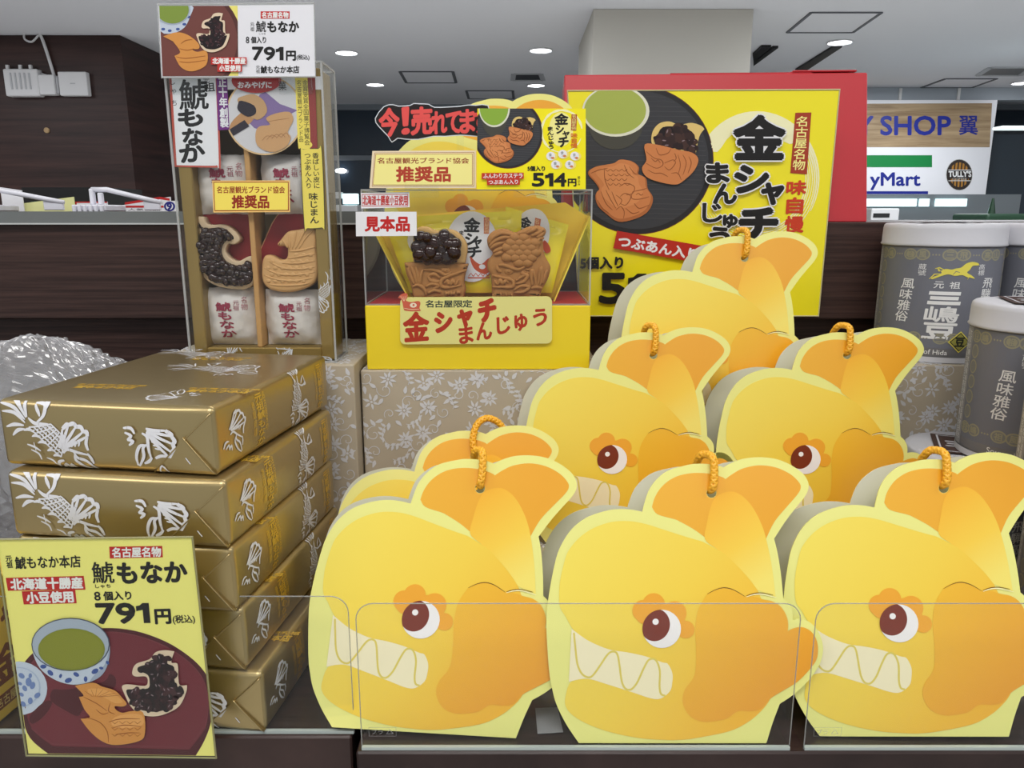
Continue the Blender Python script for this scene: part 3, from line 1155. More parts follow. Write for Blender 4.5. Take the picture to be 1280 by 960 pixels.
Z1, Z2, Z3 = S + .0019, EYE - .2725, EYE - .1955
yh = .4342 + sin(radians(LN)) * HOLE[1]
place_bag('yellow fish gift bag at the left end of the front row', (600, 611), yh + .0058, Z1 + .0021, -2, LN, roll=2.0)
place_bag('yellow fish gift bag at the right end of the front row', (1179, 614), yh + .0040, Z1 + .0013, -2.0, LN, roll=-1.2)
place_bag('yellow fish gift bag mostly hidden behind the front left bag, its cord looped upright', (593, 566), .566, S + .0008, -1, 17.5, cm_tall)
place_bag('yellow fish gift bag on the left of the raised second row', (817, 441), .638, Z2, 0, 12)
place_bag('yellow fish gift bag on the right of the raised second row', (1059, 441), .638, Z2, 0, 12)
place_bag('topmost yellow fish gift bag standing before the large yellow poster', (931, 319), .690, Z3, 0, 10)
cord_obj(bag0, cm_short)

# ================================================================ GOLD WRAPPED BOXES
GOLD = mat('gold_wrap', (182, 162, 116), 0.33, metal=0.85, bump=((20, 20, 40), 0.10, 0.002))
WINK = mat('white_wrap_print', (226, 226, 230), 0.5)
GINK = mat('gold_wrap_print', (226, 184, 66), 0.35, metal=0.1)


def shachi(P, m, X, w=6.5, l=1, part='all'):
    """line drawing of a scaly fish with fan tail; X maps drawing units to face coordinates"""
    k = hypot(X(1, 0)[0] - X(0, 0)[0], X(1, 0)[1] - X(0, 0)[1])
    def st(pts, ww=w, tp=.55):
        P.stroke([X(*p) for p in pts], ww * k, m, l, tp, 4)
    if part in ('all', 'body'):
        for q in ([(105, 372), (60, 335), (6, 332)], [(106, 360), (60, 316), (0, 300)], [(110, 352), (78, 302), (36, 280)], [(114, 350), (106, 310), (102, 282)],
                  [(100, 382), (60, 380), (18, 392)], [(102, 396), (70, 402), (44, 424)], [(150, 372), (184, 342), (190, 302), (150, 296)], [(170, 345), (160, 322), (150, 300)],
                  [(120, 352), (150, 372), (205, 372)], [(176, 300), (200, 296), (196, 318)]):
            st(q, w * 1.15, .7)
        A, B, C, D = (120, 388), (215, 372), (268, 424), (236, 500)
        f = lambda s, t: (A[0] * (1 - s) * (1 - t) + B[0] * s * (1 - t) + C[0] * s * t + D[0] * (1 - s) * t, A[1] * (1 - s) * (1 - t) + B[1] * s * (1 - t) + C[1] * s * t + D[1] * (1 - s) * t)
        for i in range(6):
            st([f(i / 5, 0), f(i / 5 + .02, .5), f(i / 5, 1)], w * .5, .1)
            st([f(0, i / 5), f(.5, i / 5 + .02), f(1, i / 5)], w * .5, .1)
        for i in range(5):
            for j in range(5):
                a = f((i + .5) / 5, (j + .5) / 5)
                st([(a[0] - 3, a[1]), (a[0], a[1] + 2), (a[0] + 3, a[1])], w * .5, .2)
        for q in ([(96, 402), (142, 408)], [(128, 424), (168, 428)], [(150, 448), (192, 452)], [(184, 478), (216, 478)], [(204, 498), (238, 498)]):
            st([q[0], ((q[0][0] + q[1][0]) / 2, q[0][1] - 6), q[1]], w, .8)
    if part in ('all', 'tail'):
        c = (232, 476)
        ends = [(262, 388), (288, 372), (318, 378), (346, 396), (362, 412)]
        for i, e in enumerate(ends):
            st([(c[0] + (e[0] - c[0]) * .15, c[1] + (e[1] - c[1]) * .15), ((c[0] + e[0]) / 2 + 4, (c[1] + e[1]) / 2), e], w, .5)
            if i:
                p = ends[i - 1]
                st([p, ((p[0] + e[0]) / 2 + 6, (p[1] + e[1]) / 2 - 9), e], w * 1.3, .2)
        st([(362, 412), (352, 440), (356, 468)], w, .3)
        for q in ([(250, 484), (270, 468), (310, 478), (352, 486)], [(296, 478), (306, 500), (340, 512), (372, 548)], [(300, 482), (296, 510), (330, 540), (368, 552)], [(350, 480), (362, 500), (366, 522)],
                  [(214, 552), (222, 522), (246, 514)], [(232, 552), (250, 530), (262, 552)], [(262, 552), (272, 530), (284, 552)]):
            st(q, w, .5)
        for i in range(5):
            st([(262 + i * 14, 462 - i * 2), (268 + i * 15, 446 - i * 3)], w * .6, .6)


def aff(ox, oy, s, ang=0, flip=1):
    ca, sa = cos(radians(ang)), sin(radians(ang))
    def X(x, y):
        a, b = (x - 190) * s * flip, -(y - 416) * s
        return (ox + a * ca - b * sa, oy + a * sa + b * ca)
    return X


GW, GD, GH = .147, .180, .0436


def rounded_box(w, d, h, r, n, bul):
    """soft-edged parcel standing on z=0 with slightly puffed faces"""
    vs = []; fs = []; idx = {}
    def vert(p):
        k = (round(p[0], 5), round(p[1], 5), round(p[2], 5))
        if k in idx:
            return idx[k]
        H = (w / 2, d / 2, h / 2)
        q = [p[i] * H[i] for i in range(3)]
        c = [max(-H[i] + r, min(H[i] - r, q[i])) for i in range(3)]
        dv = Vector([q[i] - c[i] for i in range(3)])
        o = Vector(c) + (dv.normalized() * r if dv.length > 1e-9 else Vector((0, 0, 0)))
        b = bul * (1 - p[0] ** 4) * (1 - p[2] ** 2)
        if abs(p[1]) > .999: o.y += math.copysign(b, p[1])
        b = bul * (1 - p[1] ** 4) * (1 - p[2] ** 2)
        if abs(p[0]) > .999: o.x += math.copysign(b, p[0])
        idx[k] = len(vs); vs.append((o.x, o.y, max(o.z + h / 2, .0001)))
        return idx[k]
    ts = []
    for i in range(n + 1):
        t = 2 * i / n - 1
        ts.append(t)
    def grid(H):
        e = [-1 + r / H * k / 4 for k in range(5)]
        mid = [(-1 + r / H) + (2 - 2 * r / H) * k / n for k in range(1, n)]
        return e + mid + [-a for a in e[::-1]]
    gs = [grid(w / 2), grid(d / 2), grid(h / 2)]
    for ax in range(3):
        a, b = [(1, 2), (2, 0), (0, 1)][ax]
        for s in (-1, 1):
            for i in range(len(gs[a]) - 1):
                for j in range(len(gs[b]) - 1):
                    q = []
                    for (x, y) in ((i, j), (i + 1, j), (i + 1, j + 1), (i, j + 1)):
                        p = [0, 0, 0]; p[ax] = s; p[a] = gs[a][x]; p[b] = gs[b][y]
                        q.append(vert(p))
                    fs.append(tuple(q if s > 0 else q[::-1]))
    return vs, fs


BUL = .0030


def gold_box(seed):
    m = MB()
    m.add(rounded_box(GW, GD, GH, .0042, 14, BUL), GOLD, True)
    y = -GD / 2
    fb_ = lambda u, v: BUL * max(0, 1 - (2 * u / GW) ** 4) * max(0, 1 - (2 * v / GH - 1) ** 2)
    def wf(u, v, h):
        e = max(0, v - (GH - .0042)); e2 = max(0, .0042 - v)
        q = e + e2
        return (u, y - h - fb_(u, v) + (.0042 - math.sqrt(max(0, .0042 ** 2 - min(q, .0042) ** 2))), v)
    FR = Pen(m, None, wf, .0003)
    FR.clip = [(-GW / 2 + .001, .0006), (GW / 2 - .001, .0006), (GW / 2 - .001, GH - .0006), (-GW / 2 + .001, GH - .0006)]
    TOPP = Pen(m, None, lambda u, v, h: (u, v, GH + h), .00015)
    rb_ = lambda u, v: BUL * max(0, 1 - (2 * u / GD) ** 4) * max(0, 1 - (2 * v / GH - 1) ** 2)
    def wr(u, v, h):
        q = max(0, v - (GH - .0042)) + max(0, .0042 - v)
        return (GW / 2 + h + rb_(u, v) - (.0042 - math.sqrt(max(0, .0042 ** 2 - min(q, .0042) ** 2))), u, v)
    RT = Pen(m, None, wr, .0003)
    RT.clip = [(-GD / 2 + .001, .0006), (GD / 2 - .001, .0006), (GD / 2 - .001, GH - .0006), (-GD / 2 + .001, GH - .0006)]
    # folded paper ends on the front
    R = GW / 2 - .001
    for s in (1,):
        def flap(tri, hi, lo):
            v = [(p[0], wf(p[0], p[1], hi if i == 0 else lo)[1], p[1]) for i, p in enumerate(tri)]
            # cut into strips so that it follows the puffed face
            N = 10; vs = []; fs = []
            for a in range(N + 1):
                for b in range(N + 1 - a):
                    c = N - a - b
                    uu = (tri[0][0] * a + tri[1][0] * b + tri[2][0] * c) / N; vv = (tri[0][1] * a + tri[1][1] * b + tri[2][1] * c) / N
                    vs.append(wf(uu, vv, hi + (lo - hi) * c / N))
            ix = {}; k = 0
            for a in range(N + 1):
                for b in range(N + 1 - a):
                    ix[(a, b)] = k; k += 1
            for a in range(N):
                for b in range(N - a):
                    fs.append((ix[(a, b)], ix[(a + 1, b)], ix[(a, b + 1)]))
                    if a + b < N - 1:
                        fs.append((ix[(a + 1, b)], ix[(a + 1, b + 1)], ix[(a, b + 1)]))
            n0 = len(vs)
            vs2 = [(p[0], p[1] + hi + .0012, p[2]) for p in vs]
            rim = [ix[(a, N - a)] for a in range(N + 1)] + [ix[(N - 1 - a, 0)] for a in range(N)][0:0]
            fr = [(rim[i], rim[i + 1], n0 + rim[i + 1], n0 + rim[i]) for i in range(len(rim) - 1)]
            m.add((vs + vs2, fs + fr), GOLD)
            e = [(tri[0][0] + (tri[1][0] - tri[0][0]) * k / 12, tri[0][1] + (tri[1][1] - tri[0][1]) * k / 12) for k in range(13)]
            m.add(tube([wf(p[0], p[1], hi + .0001) for p in e], .0005, 6), GOLD, True)
        flap([(s * R, GH - .0035), (s * (R - .041), .0012), (s * R, .0012)], .0011, .0002)
        flap([(s * (R - .018), .0250), (s * (R + .0002), .0012), (s * (R - .034), .0012)], .0019, .0010)
    k = .000155
    shachi(FR, WINK, aff(-.0385, .0222, k * 1.08), 13, 1)
    shachi(FR, WINK, aff(.036, .0390, k * 1.05, -75), 13, 4, 'tail')
    FR.stroke([(-.052, .016), (-.047, .0145), (-.043, .012)], .0015, WINK, 5, .5, 3)
    FR.stroke([(-.050, .0125), (-.045, .010), (-.044, .006)], .0013, WINK, 5, .5, 3)
    FR.stroke([(-.047, .0175), (-.0465, .012)], .0012, WINK, 5, .5)
    FR.stroke([(-.040, .0075), (-.036, .006), (-.034, .003)], .0013, WINK, 5, .6, 3)
    FR.stroke([(.036, .0015), (.0385, .006), (.042, .0015)], .0012, WINK, 6, .5, 3)
    FR.stroke([(.055, .012), (.0575, .008)], .0014, WINK, 6, .5)
    # top
    shachi(TOPP, WINK, aff(.012, .020, k * 1.25, 20), 6, 1)
    shachi(TOPP, WINK, aff(.042, -.080, k, 150), 6, 1, 'tail')
    shachi(TOPP, WINK, aff(-.040, .078, k * 1.1, 10), 6, 1)
    for u, v in ((-.052, -.045), (-.03, .062), (.03, -.045)):
        TOPP.text('名古屋名物元祖', (u, v + .004), (u + .05, v + .006), (u, v), GINK, 1, bold=.03)
        TOPP.text('鯱もなか本店', (u + .004, v - .001), (u + .046, v + .001), (u + .004, v - .009), GINK, 1, bold=.03)
    # right side
    shachi(RT, WINK, aff(.022, .026, k * .95, -70), 9, 1, 'body')
    shachi(RT, WINK, aff(.026, .026, k * 1.0, -60), 10, 1, 'tail')
    shachi(RT, WINK, aff(-.080, .034, k * .9, -20), 10, 1, 'tail')
    for u in (-.040, .064):
        RT.column('元祖鯱もなか', u, .040, u + .009, .004, GINK, 1, bold=.04)
        RT.column('名古屋名物', u + .010, .040, u + .0135, .012, GINK, 1)
        RT.column('登録商標', u - .006, .036, u - .0025, .012, GINK, 1)
    return m


gm = gold_box(1).mesh('gold_wrapped_box')
glab = ['gold foil wrapped sweets box at the top of its stack of five', 'gold foil wrapped sweets box second from the top of the stack', 'gold foil wrapped sweets box in the middle of the stack of five',
        'gold foil wrapped sweets box second from the bottom of the stack', 'gold foil wrapped sweets box at the bottom of its stack, resting on the shelf']
for i, (px, py, Y, yaw) in enumerate(((266, 514, .4500, -8.5), (281, 605, .4420, -7.5), (290, 689, .4430, -7), (303, 764, .4480, -7), (327, 845, .4455, -6.5))):
    o = bpy.data.objects.new('gold_wrapped_box', gm)
    COL.objects.link(o)
    c = at(px, py, Y)
    R = Matrix.Rotation(radians(yaw), 3, 'Z')
    p = Vector((c.x, c.y, 0)) + R @ Vector((-GW / 2, GD / 2, 0))
    p.z = S + .0016 + (4 - i) * (GH + .0004)
    o.matrix_world = Matrix.Translation(p) @ R.to_4x4()
    tag(o, glab[i], 'wrapped box', 'gold wrapped boxes in a stack')

# crumpled clear bag behind the gold boxes
m = MB()
rnd = random.Random(5)
from mathutils import noise
vs = []; fs = []
NU, NV = 200, 90
for j in range(NV + 1):
    for i in range(NU):
        th = pi * j / NV; ph = 2 * pi * i / NU
        x, yy, z = sin(th) * cos(ph), sin(th) * sin(ph), cos(th)
        f = lambda a, e: math.copysign(abs(a) ** e, a)
        p = Vector((f(x, .7) * .115, f(yy, .8) * .040, f(z, .55) * .108))
        n1 = noise.noise(Vector((p.x * 22, p.y * 20, p.z * 9))) + .6 * abs(noise.noise(Vector((p.x * 70 + 9, p.y * 60, p.z * 30)))) + .5 * abs(noise.noise(Vector((p.x * 130, p.y * 120, p.z * 60)))) + .22 * noise.noise(Vector((p.x * 300, p.y * 260, p.z * 160)))
        p *= 1 + .10 * n1
        p.z += -.022 * (p.x / .115) ** 2 + .008 * noise.noise(Vector((p.x * 30, 1.3, 0)))
        p.z = max(p.z, -.109)
        vs.append(p)
for j in range(NV):
    for i in range(NU):
        a, b = j * NU + i, j * NU + (i + 1) % NU
        fs.append((a, a + NU, b + NU, b))
m.add((vs, fs), clear('crinkle_film', (240, 241, 244), 4.0, .14, .10, .22))
o = m.build('plastic_bag')
o.location = (-.437, .705, S + .110)
tag(o, 'crumpled clear plastic bag behind the gold wrapped boxes', 'plastic bag')

# ================================================================ FLORAL RISERS
FBEI = mat('floral_beige', (184, 172, 152), 0.6)
FWHT = mat('floral_white', (212, 212, 216), 0.55)


def floral(P, u0, v0, u1, v1, seed, l=1):
    rd = random.Random(seed)
    P.mod = 61
    P.clip = [(u0 + .0005, v0 + .0005), (u1 - .0005, v0 + .0005), (u1 - .0005, v1 - .0005), (u0 + .0005, v1 - .0005)]
    def leaf(x, y, a, L, w):
        pts = [(0, 0), (L * .35, w), (L * .75, w * .6), (L, 0), (L * .7, -w * .5), (L * .3, -w * .8)]
        ca, sa = cos(a), sin(a)
        P.poly([(x + p[0] * ca - p[1] * sa, y + p[0] * sa + p[1] * ca) for p in spline(pts, 2)], FWHT, l)
    def spiral(x, y, r, a, d):
        pts = []
        for k in range(16):
            t = k / 15
            rr = r * (1 - .85 * t)
            pts.append((x + rr * cos(a + d * t * 7), y + rr * sin(a + d * t * 7)))
        P.stroke(pts, .0008, FWHT, l, .4)
    nx = max(1, int((u1 - u0) / .0155)); nz = max(1, int((v1 - v0) / .0155))
    for i in range(nx + 1):
        for j in range(nz + 1):
            x = u0 + (u1 - u0) * (i + rd.uniform(.1, .9)) / (nx + 1); y = v0 + (v1 - v0) * (j + rd.uniform(.1, .9)) / (nz + 1)
            k = rd.random(); a0 = rd.uniform(0, 6.3)
            if k < .35:
                n = rd.choice((6, 8, 9))
                for q in range(n):
                    leaf(x + .0016 * cos(a0 + q * 6.283 / n), y + .0016 * sin(a0 + q * 6.283 / n), a0 + q * 6.283 / n, rd.uniform(.005, .0075), .0013)
                P.poly(ell(x, y, .0012, n=8), FWHT, l)
            elif k < .7:
                d = rd.choice((-1, 1))
                spiral(x, y, rd.uniform(.005, .008), a0, d)
                for q in range(3):
                    leaf(x + .008 * cos(a0 + q * .8), y + .008 * sin(a0 + q * .8), a0 + q * .8 + rd.uniform(-.5, .9), .0075, .0019)
            else:
                pts = [(x + t * .016 * cos(a0 + t), y + t * .016 * sin(a0 + t)) for t in [q / 8 for q in range(9)]]
                P.stroke(pts, .0007, FWHT, l, .3)
                for q, p in enumerate(pts[1:]):
                    leaf(p[0], p[1], a0 + (1.1 if q % 2 else -1.1), .005, .0014)


def riser(label, x0, x1, Y0, Y1, z0, z1, seed, right=False):
    o_m = MB()
    cx, cy = (x0 + x1) / 2, (Y0 + Y1) / 2
    w, d, h = (x1 - x0) / 2, (Y1 - Y0) / 2, z1 - z0
    o_m.add(box(-w, w, -d, d, 0, h, .0012, 2), FBEI)
    floral(Pen(o_m, None, lambda u, v, hh: (u, -d - hh, v)), -w, .001, w, h, seed)
    floral(Pen(o_m, None, lambda u, v, hh: (u, v, h + hh)), -w, -d, w, d, seed + 7)
    o = o_m.build('floral_riser')
    o.location = (cx, cy, z0)
    return tag(o, label, 'riser box', 'beige floral paper riser boxes')


ZL, ZR = EYE - .1255, EYE - .1345
xs = at(453, 520, .665).x
riser('beige floral riser box under the tall clear display box', -.315, xs - .0015, .6455, .785, S, ZL, 3)
x750 = at(752, 463, .665).x
riser('beige floral riser box carrying the yellow sample case', xs, x750, .6655, .79, S, ZR, 11)
xa = at(1085, 460, .668).x
riser('beige floral riser box at the right under the grey tins', .262, .62, .690, .7985, S, ZR, 23)
riser('low floral riser box under the second row of fish bags', .006, .318, .598, .664, S, Z2 - .0006, 31)
riser('floral riser box under the topmost fish bag', x750 + .002, .258, .6645, .79, S, Z3 - .0006, 41)
riser('thin floral riser box under the lower grey tins', .362, .56, .494, .692, S, S + .0125, 51)

# ================================================================ PRICE CARD IN FRONT (yellow)
F = Frame((0, .425, S), 0, 0)
F = Frame((F.uv(152, 944)[0], .425, S), 0, 0)
quad = [(-3, 675.5), (239, 672.5), (268.5, 945), (35.5, 942)]
q = [F.uv(*p) for p in quad]
xl = (q[0][0] + q[3][0]) / 2; xr = (q[1][0] + q[2][0]) / 2; zb = min(q[2][1], q[3][1]); zt = (q[0][1] + q[1][1]) / 2
r = thing('price_card', 'yellow price card in clear sleeve before the gold boxes, showing tea and sweets', 'price card', F.M)
PY = mat('card_yellow', (247, 240, 130), 0.35, coat=0.25)
MB().add(prism(q, 0, .0008), PY).build('card', r)
MB().add(prism([(q[0][0] - .0012, q[0][1] + .0012), (q[1][0] + .0012, q[1][1] + .0012), (q[2][0] + .0012, q[2][1] - .0012), (q[3][0] - .0012, q[3][1] - .0012)], -.0026, -.0023), clear('sleeve_film', (252, 253, 252), .45, .04)).build('clear_sleeve', r)
EDG = clear('edge_clear', (150, 160, 150), 1.2, .1)
e = [(q[0][0] - .001, q[0][1] + .001), (q[1][0] + .001, q[1][1] + .001), (q[2][0] + .001, q[2][1] - .001), (q[3][0] - .001, q[3][1] - .001)]
MB().add(tube([(a, -.0005, b) for a, b in e], .0007, 6, True), mat('sleeve_rim', (150, 146, 104), 0.3)).build('sleeve_rim', r)
u0 = F.uv(120, 800)[0]
m = MB().add(box(u0 - .008, u0 + .008, .0012, .0212, .098, .1005), ACR)
m.add(box(u0 - .008, u0 + .008, .0012, .0026, .06, .1005), ACR)
m.build('hook', r)
fx = lambda x, y: F.uv(x, y)


def ptxt(r, name, fn, conv, eps=EPS, y0=0.0):
    m = MB(); P = Pen(m, conv, (lambda u, v, h: (u, y0 - h, v)), eps)
    fn(P)
    return m.build(name, r)


def f1(P):
    RB = ink((190, 32, 30), .4)
    P.poly([(136.6, 683.3), (202.8, 682.3), (203.7, 696.5), (137.4, 698)], RB, 1)
    P.text('名古屋名物', (140, 684.5), (201, 683.6), (140.5, 696.6), WHITE, 2, bold=.035)
    P.poly([(7.2, 722.2), (104.8, 719.8), (107, 737), (10, 738.4)], RB, 1)
    P.text('北海道十勝産', (13, 723.4), (102.5, 721.4), (14.5, 737), WHITE, 2, bold=.05)
    P.poly([(27.2, 739), (94.2, 737.2), (96, 754), (29.8, 755.4)], RB, 1)
    P.text('小豆使用', (32.5, 740.3), (90.5, 738.8), (34.5, 754), WHITE, 2, bold=.05)


ptxt(r, 'red_banners', f1, fx)


def f2(P):
    P.text('元', (6.5, 695), (14.5, 694.5), (7.5, 702), BLACK, 2, bold=.03)
    P.text('祖', (8, 702.5), (15.5, 702), (8.8, 710), BLACK, 2, bold=.03)
    P.text('鯱もなか本店', (18.5, 696), (100, 694), (20, 711), BLACK, 2, bold=.022)
    P.text('鯱', (114, 702.8), (141, 702.3), (116.5, 729), BLACK, 2, bold=.014, n=8)
    P.text('もなか', (146, 704), (232.5, 702), (148, 729), BLACK, 2, bold=.05, n=8)
    P.text('しゃち', (119, 730.5), (138, 730), (119.5, 735), BLACK, 2, bold=.03)
    P.text('8', (117.5, 739.8), (125, 739.6), (118.7, 750.5), BLACK, 2, bold=.03)
    P.text('個入り', (129, 739.5), (163.5, 738.6), (130.2, 750.3), BLACK, 2, bold=.04)
    P.num('791', 119.5, 754.5, 186, 779.5, BLACK, 2, sl=2.4, dy=-1, bold=.055, n=8)
    P.text('円', (193.5, 762), (212.3, 761.5), (195, 779.5), BLACK, 2, bold=.055, n=8)
    P.text('(税込)', (215.5, 769), (243, 768.2), (216.8, 780.5), BLACK, 2, bold=.02)


ptxt(r, 'black_lettering', f2, fx)


def beans(P, pts, n, seed, sz, l, cols, hi=True, clipper=None):
    rd = random.Random(seed)
    xs_ = [p[0] for p in pts]; ys_ = [p[1] for p in pts]
    k = 0
    def inside(x, y):
        c = False
        for i in range(len(pts)):
            a, b = pts[i], pts[i - 1]
            if (a[1] > y) != (b[1] > y) and x < (b[0] - a[0]) * (y - a[1]) / (b[1] - a[1]) + a[0]:
                c = not c
        return c
    while k < n:
        x, y = rd.uniform(min(xs_), max(xs_)), rd.uniform(min(ys_), max(ys_))
        if not inside(x, y):
            continue
        a = rd.uniform(0, 180)
        P.poly(ell(x, y, sz * rd.uniform(.8, 1.2), sz * rd.uniform(.55, .8), 12, a), cols[k % len(cols)], l + k * .01)
        if hi and k % 2 == 0:
            P.poly(ell(x - sz * .2, y - sz * .25, sz * .42, sz * .13, 8, a), ink((138, 118, 124)), l + k * .01 + .006)
        k += 1


MAR = ink((112, 42, 52), .35)
MAR2 = ink((78, 28, 36), .35)
TEA = ink((128, 134, 40), .35)
PORC = ink((196, 206, 222), .35)
PORC2 = ink((168, 180, 196), .35)
BLUE = ink((60, 84, 150), .35)
TAN = ink((214, 146, 72), .4)
TAN2 = ink((162, 92, 36), .4)
CRM = ink((226, 204, 176), .4)
BEAN = [ink((46, 22, 26), .35), ink((66, 36, 40), .35), ink((26, 14, 18), .35)]
OMON = [(685, 495), (720, 480), (830, 490), (850, 460), (835, 430), (770, 430), (750, 405), (775, 350), (860, 320), (900, 275), (960, 262), (1020, 270, 1), (1000, 340), (1040, 350), (1045, 440), (1055, 485), (1100, 485, 1), (1095, 530), (1050, 620), (960, 670), (880, 685), (800, 670), (740, 620), (700, 540)]
OMONB = [(715, 515), (770, 512), (850, 505), (862, 470), (850, 420), (790, 390), (800, 365), (870, 345), (905, 305), (960, 300), (990, 300), (975, 345), (1018, 370), (1020, 450), (1040, 505), (1070, 510), (1020, 610), (950, 645), (880, 655), (800, 640), (755, 600), (725, 560)]
CMON = [(385, 490, 1), (500, 470), (560, 495), (640, 520), (690, 570), (715, 605), (690, 622), (640, 620), (650, 645), (690, 662), (740, 652), (820, 660), (832, 790), (795, 842), (650, 868), (560, 845), (480, 780), (420, 700, 1), (480, 690), (445, 640), (410, 560, 1), (440, 550)]


def tea_picture(P, T, clipq):
    P.clip = clipq
    P.poly([T(*p) for p in spline([(30, 480), (60, 340), (200, 225), (370, 160), (560, 128), (760, 145), (960, 215), (1110, 310), (1200, 400), (1245, 490), (1260, 610), (1245, 740), (1205, 850), (1150, 945, 1), (210, 935, 1), (90, 830), (40, 680)], 4)], MAR2, 1)
    P.poly([T(*p) for p in spline([(60, 500), (110, 340), (330, 200), (560, 152), (760, 172), (950, 240), (1090, 330), (1180, 425), (1222, 520), (1232, 640), (1210, 770), (1110, 905, 1), (235, 882, 1), (110, 780), (62, 640)], 4)], MAR, 2)
    P.stroke([T(*p) for p in ((100, 770), (235, 868), (1105, 890), (1205, 760))], 1.0, ink((120, 60, 66), .35), 3, 0, 0)
    P.poly([T(*p) for p in spline([(225, 590), (240, 520), (330, 520), (560, 470), (600, 420), (640, 450), (620, 520), (440, 640), (400, 690), (330, 660)], 3)], MAR2, 3)
    P.poly([T(*p) for p in spline([(90, 690), (180, 600), (235, 600), (190, 680), (110, 740)], 3)], MAR2, 3)
    P.stroke([T(*p) for p in ((62, 640), (60, 500), (110, 340), (330, 200), (560, 152), (760, 172), (950, 240), (1090, 330), (1180, 425), (1222, 520), (1232, 640), (1210, 770))], .9, ink((126, 62, 70), .35), 3, 0, 3)
    # lid
    P.poly([T(*p) for p in ell(20, 512, 182, 172)], PORC, 3)
    P.poly([T(*p) for p in ell(20, 505, 140, 130)], ink((176, 190, 214), .35), 4)
    P.poly([T(*p) for p in ell(20, 503, 132, 122)], PORC, 5)
    for x, y, a in ((40, 430, 22), (85, 470, 28), (110, 492, 24), (60, 510, 20), (95, 430, 16), (30, 480, 14), (140, 555, 22), (95, 590, 22), (50, 610, 20), (40, 550, 16)):
        P.poly([T(*p) for p in ell(x, y, a, a * .7, 14, x)], ink((110, 132, 182), .35), 6)
    # cup
    P.poly([T(*p) for p in spline([(105, 240, 1), (125, 320), (170, 395), (260, 458), (370, 486), (480, 468), (560, 418), (598, 330), (605, 240, 1)], 4)], PORC, 7)
    P.poly([T(*p) for p in spline([(480, 468), (560, 418), (598, 330), (604, 262), (570, 360), (500, 430)], 4)], ink((158, 170, 192), .35), 7.5)
    for x, y, a in ((180, 370, 20), (225, 410, 22), (340, 458, 24), (390, 420, 20), (510, 400, 24), (550, 380, 14), (590, 345, 14), (290, 430, 14), (450, 450, 18)):
        P.poly([T(*p) for p in ell(x, y, a, a * .65, 14, x)], BLUE, 8)
    P.poly([T(*p) for p in ell(355, 228, 251, 170)], ink((74, 78, 98), .35), 9)
    P.poly([T(*p) for p in ell(355, 227, 244, 163)], PORC2, 10)
    P.poly([T(*p) for p in ell(362, 258, 214, 134)], TEA, 11)
    P.poly([T(*p) for p in ell(362, 256, 205, 124)], ink((136, 140, 44), .35), 12)
    # shell fish
    P.poly([T(*p) for p in spline(CMON, 4)], TAN, 13)
    P.poly([T(*p) for p in spline([(470, 510), (560, 510), (640, 545), (690, 590), (640, 600), (560, 560), (480, 540)], 3)], ink((226, 162, 88), .4), 13.2)
    P.poly([T(*p) for p in spline([(640, 690), (740, 668), (812, 680), (815, 740), (700, 760), (620, 740)], 3)], ink((228, 164, 92), .4), 13.2)
    P.poly([T(*p) for p in spline([(480, 760), (560, 820), (650, 845), (760, 830), (800, 800), (780, 845), (650, 868), (560, 845)], 3)], ink((184, 112, 52), .4), 13.2)
    for k in range(7):
        P.stroke([T(500 + k * 8, 560), T(450 + k * 38, 500 + abs(k - 2) * 12)], .9, TAN2, 14, .5)
    for q in ([(455, 690), (540, 720), (590, 780), (600, 850)], [(440, 560), (520, 600), (590, 650)], [(600, 720), (680, 700), (800, 700)], [(620, 760), (700, 740), (810, 750)], [(640, 800), (720, 790), (800, 790)], [(520, 640), (560, 670), (600, 660)], [(610, 600), (600, 650), (640, 670)]):
        P.stroke([T(*p) for p in q], 1.2, TAN2, 14, .6, 4)
    for a in range(4):
        for b in range(3):
            P.stroke([T(620 + a * 48, 715 + b * 40), T(640 + a * 48, 732 + b * 40), T(662 + a * 48, 715 + b * 40)], .8, TAN2, 14, .3)
    # open one with beans
    P.poly([T(*p) for p in spline(OMON, 4)], CRM, 13)
    P.poly([T(*p) for p in spline(OMONB, 4)], BEAN[2], 14)
    s = hypot(T(1, 0)[0] - T(0, 0)[0], T(1, 0)[1] - T(0, 0)[1])
    beans(P, [T(*p) for p in OMONB], 95, 4, 26 * s, 15, BEAN)
    P.clip = None


ptxt(r, 'printed_tea_picture', lambda P: tea_picture(P, lambda x, y: (20 + x / 5.12, 760 + y / 5.12), [(0.5, 690), (242, 690), (268, 944.5), (36, 941.5)]), fx)

# yellow sweets box at far left behind the price card
R = Matrix.Rotation(radians(-6), 4, 'Z')
r = thing('yellow_sweets_box', 'yellow printed sweets box at the left edge behind the price card', 'box', Matrix.Translation((-.395, .4965, S + .0014)) @ R)
MB().add(box(-.055, .055, -.04, .04, .0003, .098, .0012, 2), mat('box_yellow_side', (226, 190, 62), 0.35)).build('carton', r)
m = MB(); P = Pen(m, None, lambda u, v, h: (.055 + h, u, v))
BR = ink((120, 62, 26))
P.text('金', (-.036, .050), (-.006, .050), (-.036, .025), BR, 1, bold=.04)
P.text('シャチ', (-.036, .080), (.004, .080), (-.036, .056), BR, 1, bold=.04)
P.rect(-.038, .008, -.004, .018, BR, 1)
P.text('名古屋名物', (-.036, .0165), (-.006, .0165), (-.036, .0095), ink((240, 214, 120)), 2)
m.build('brown_lettering', r)

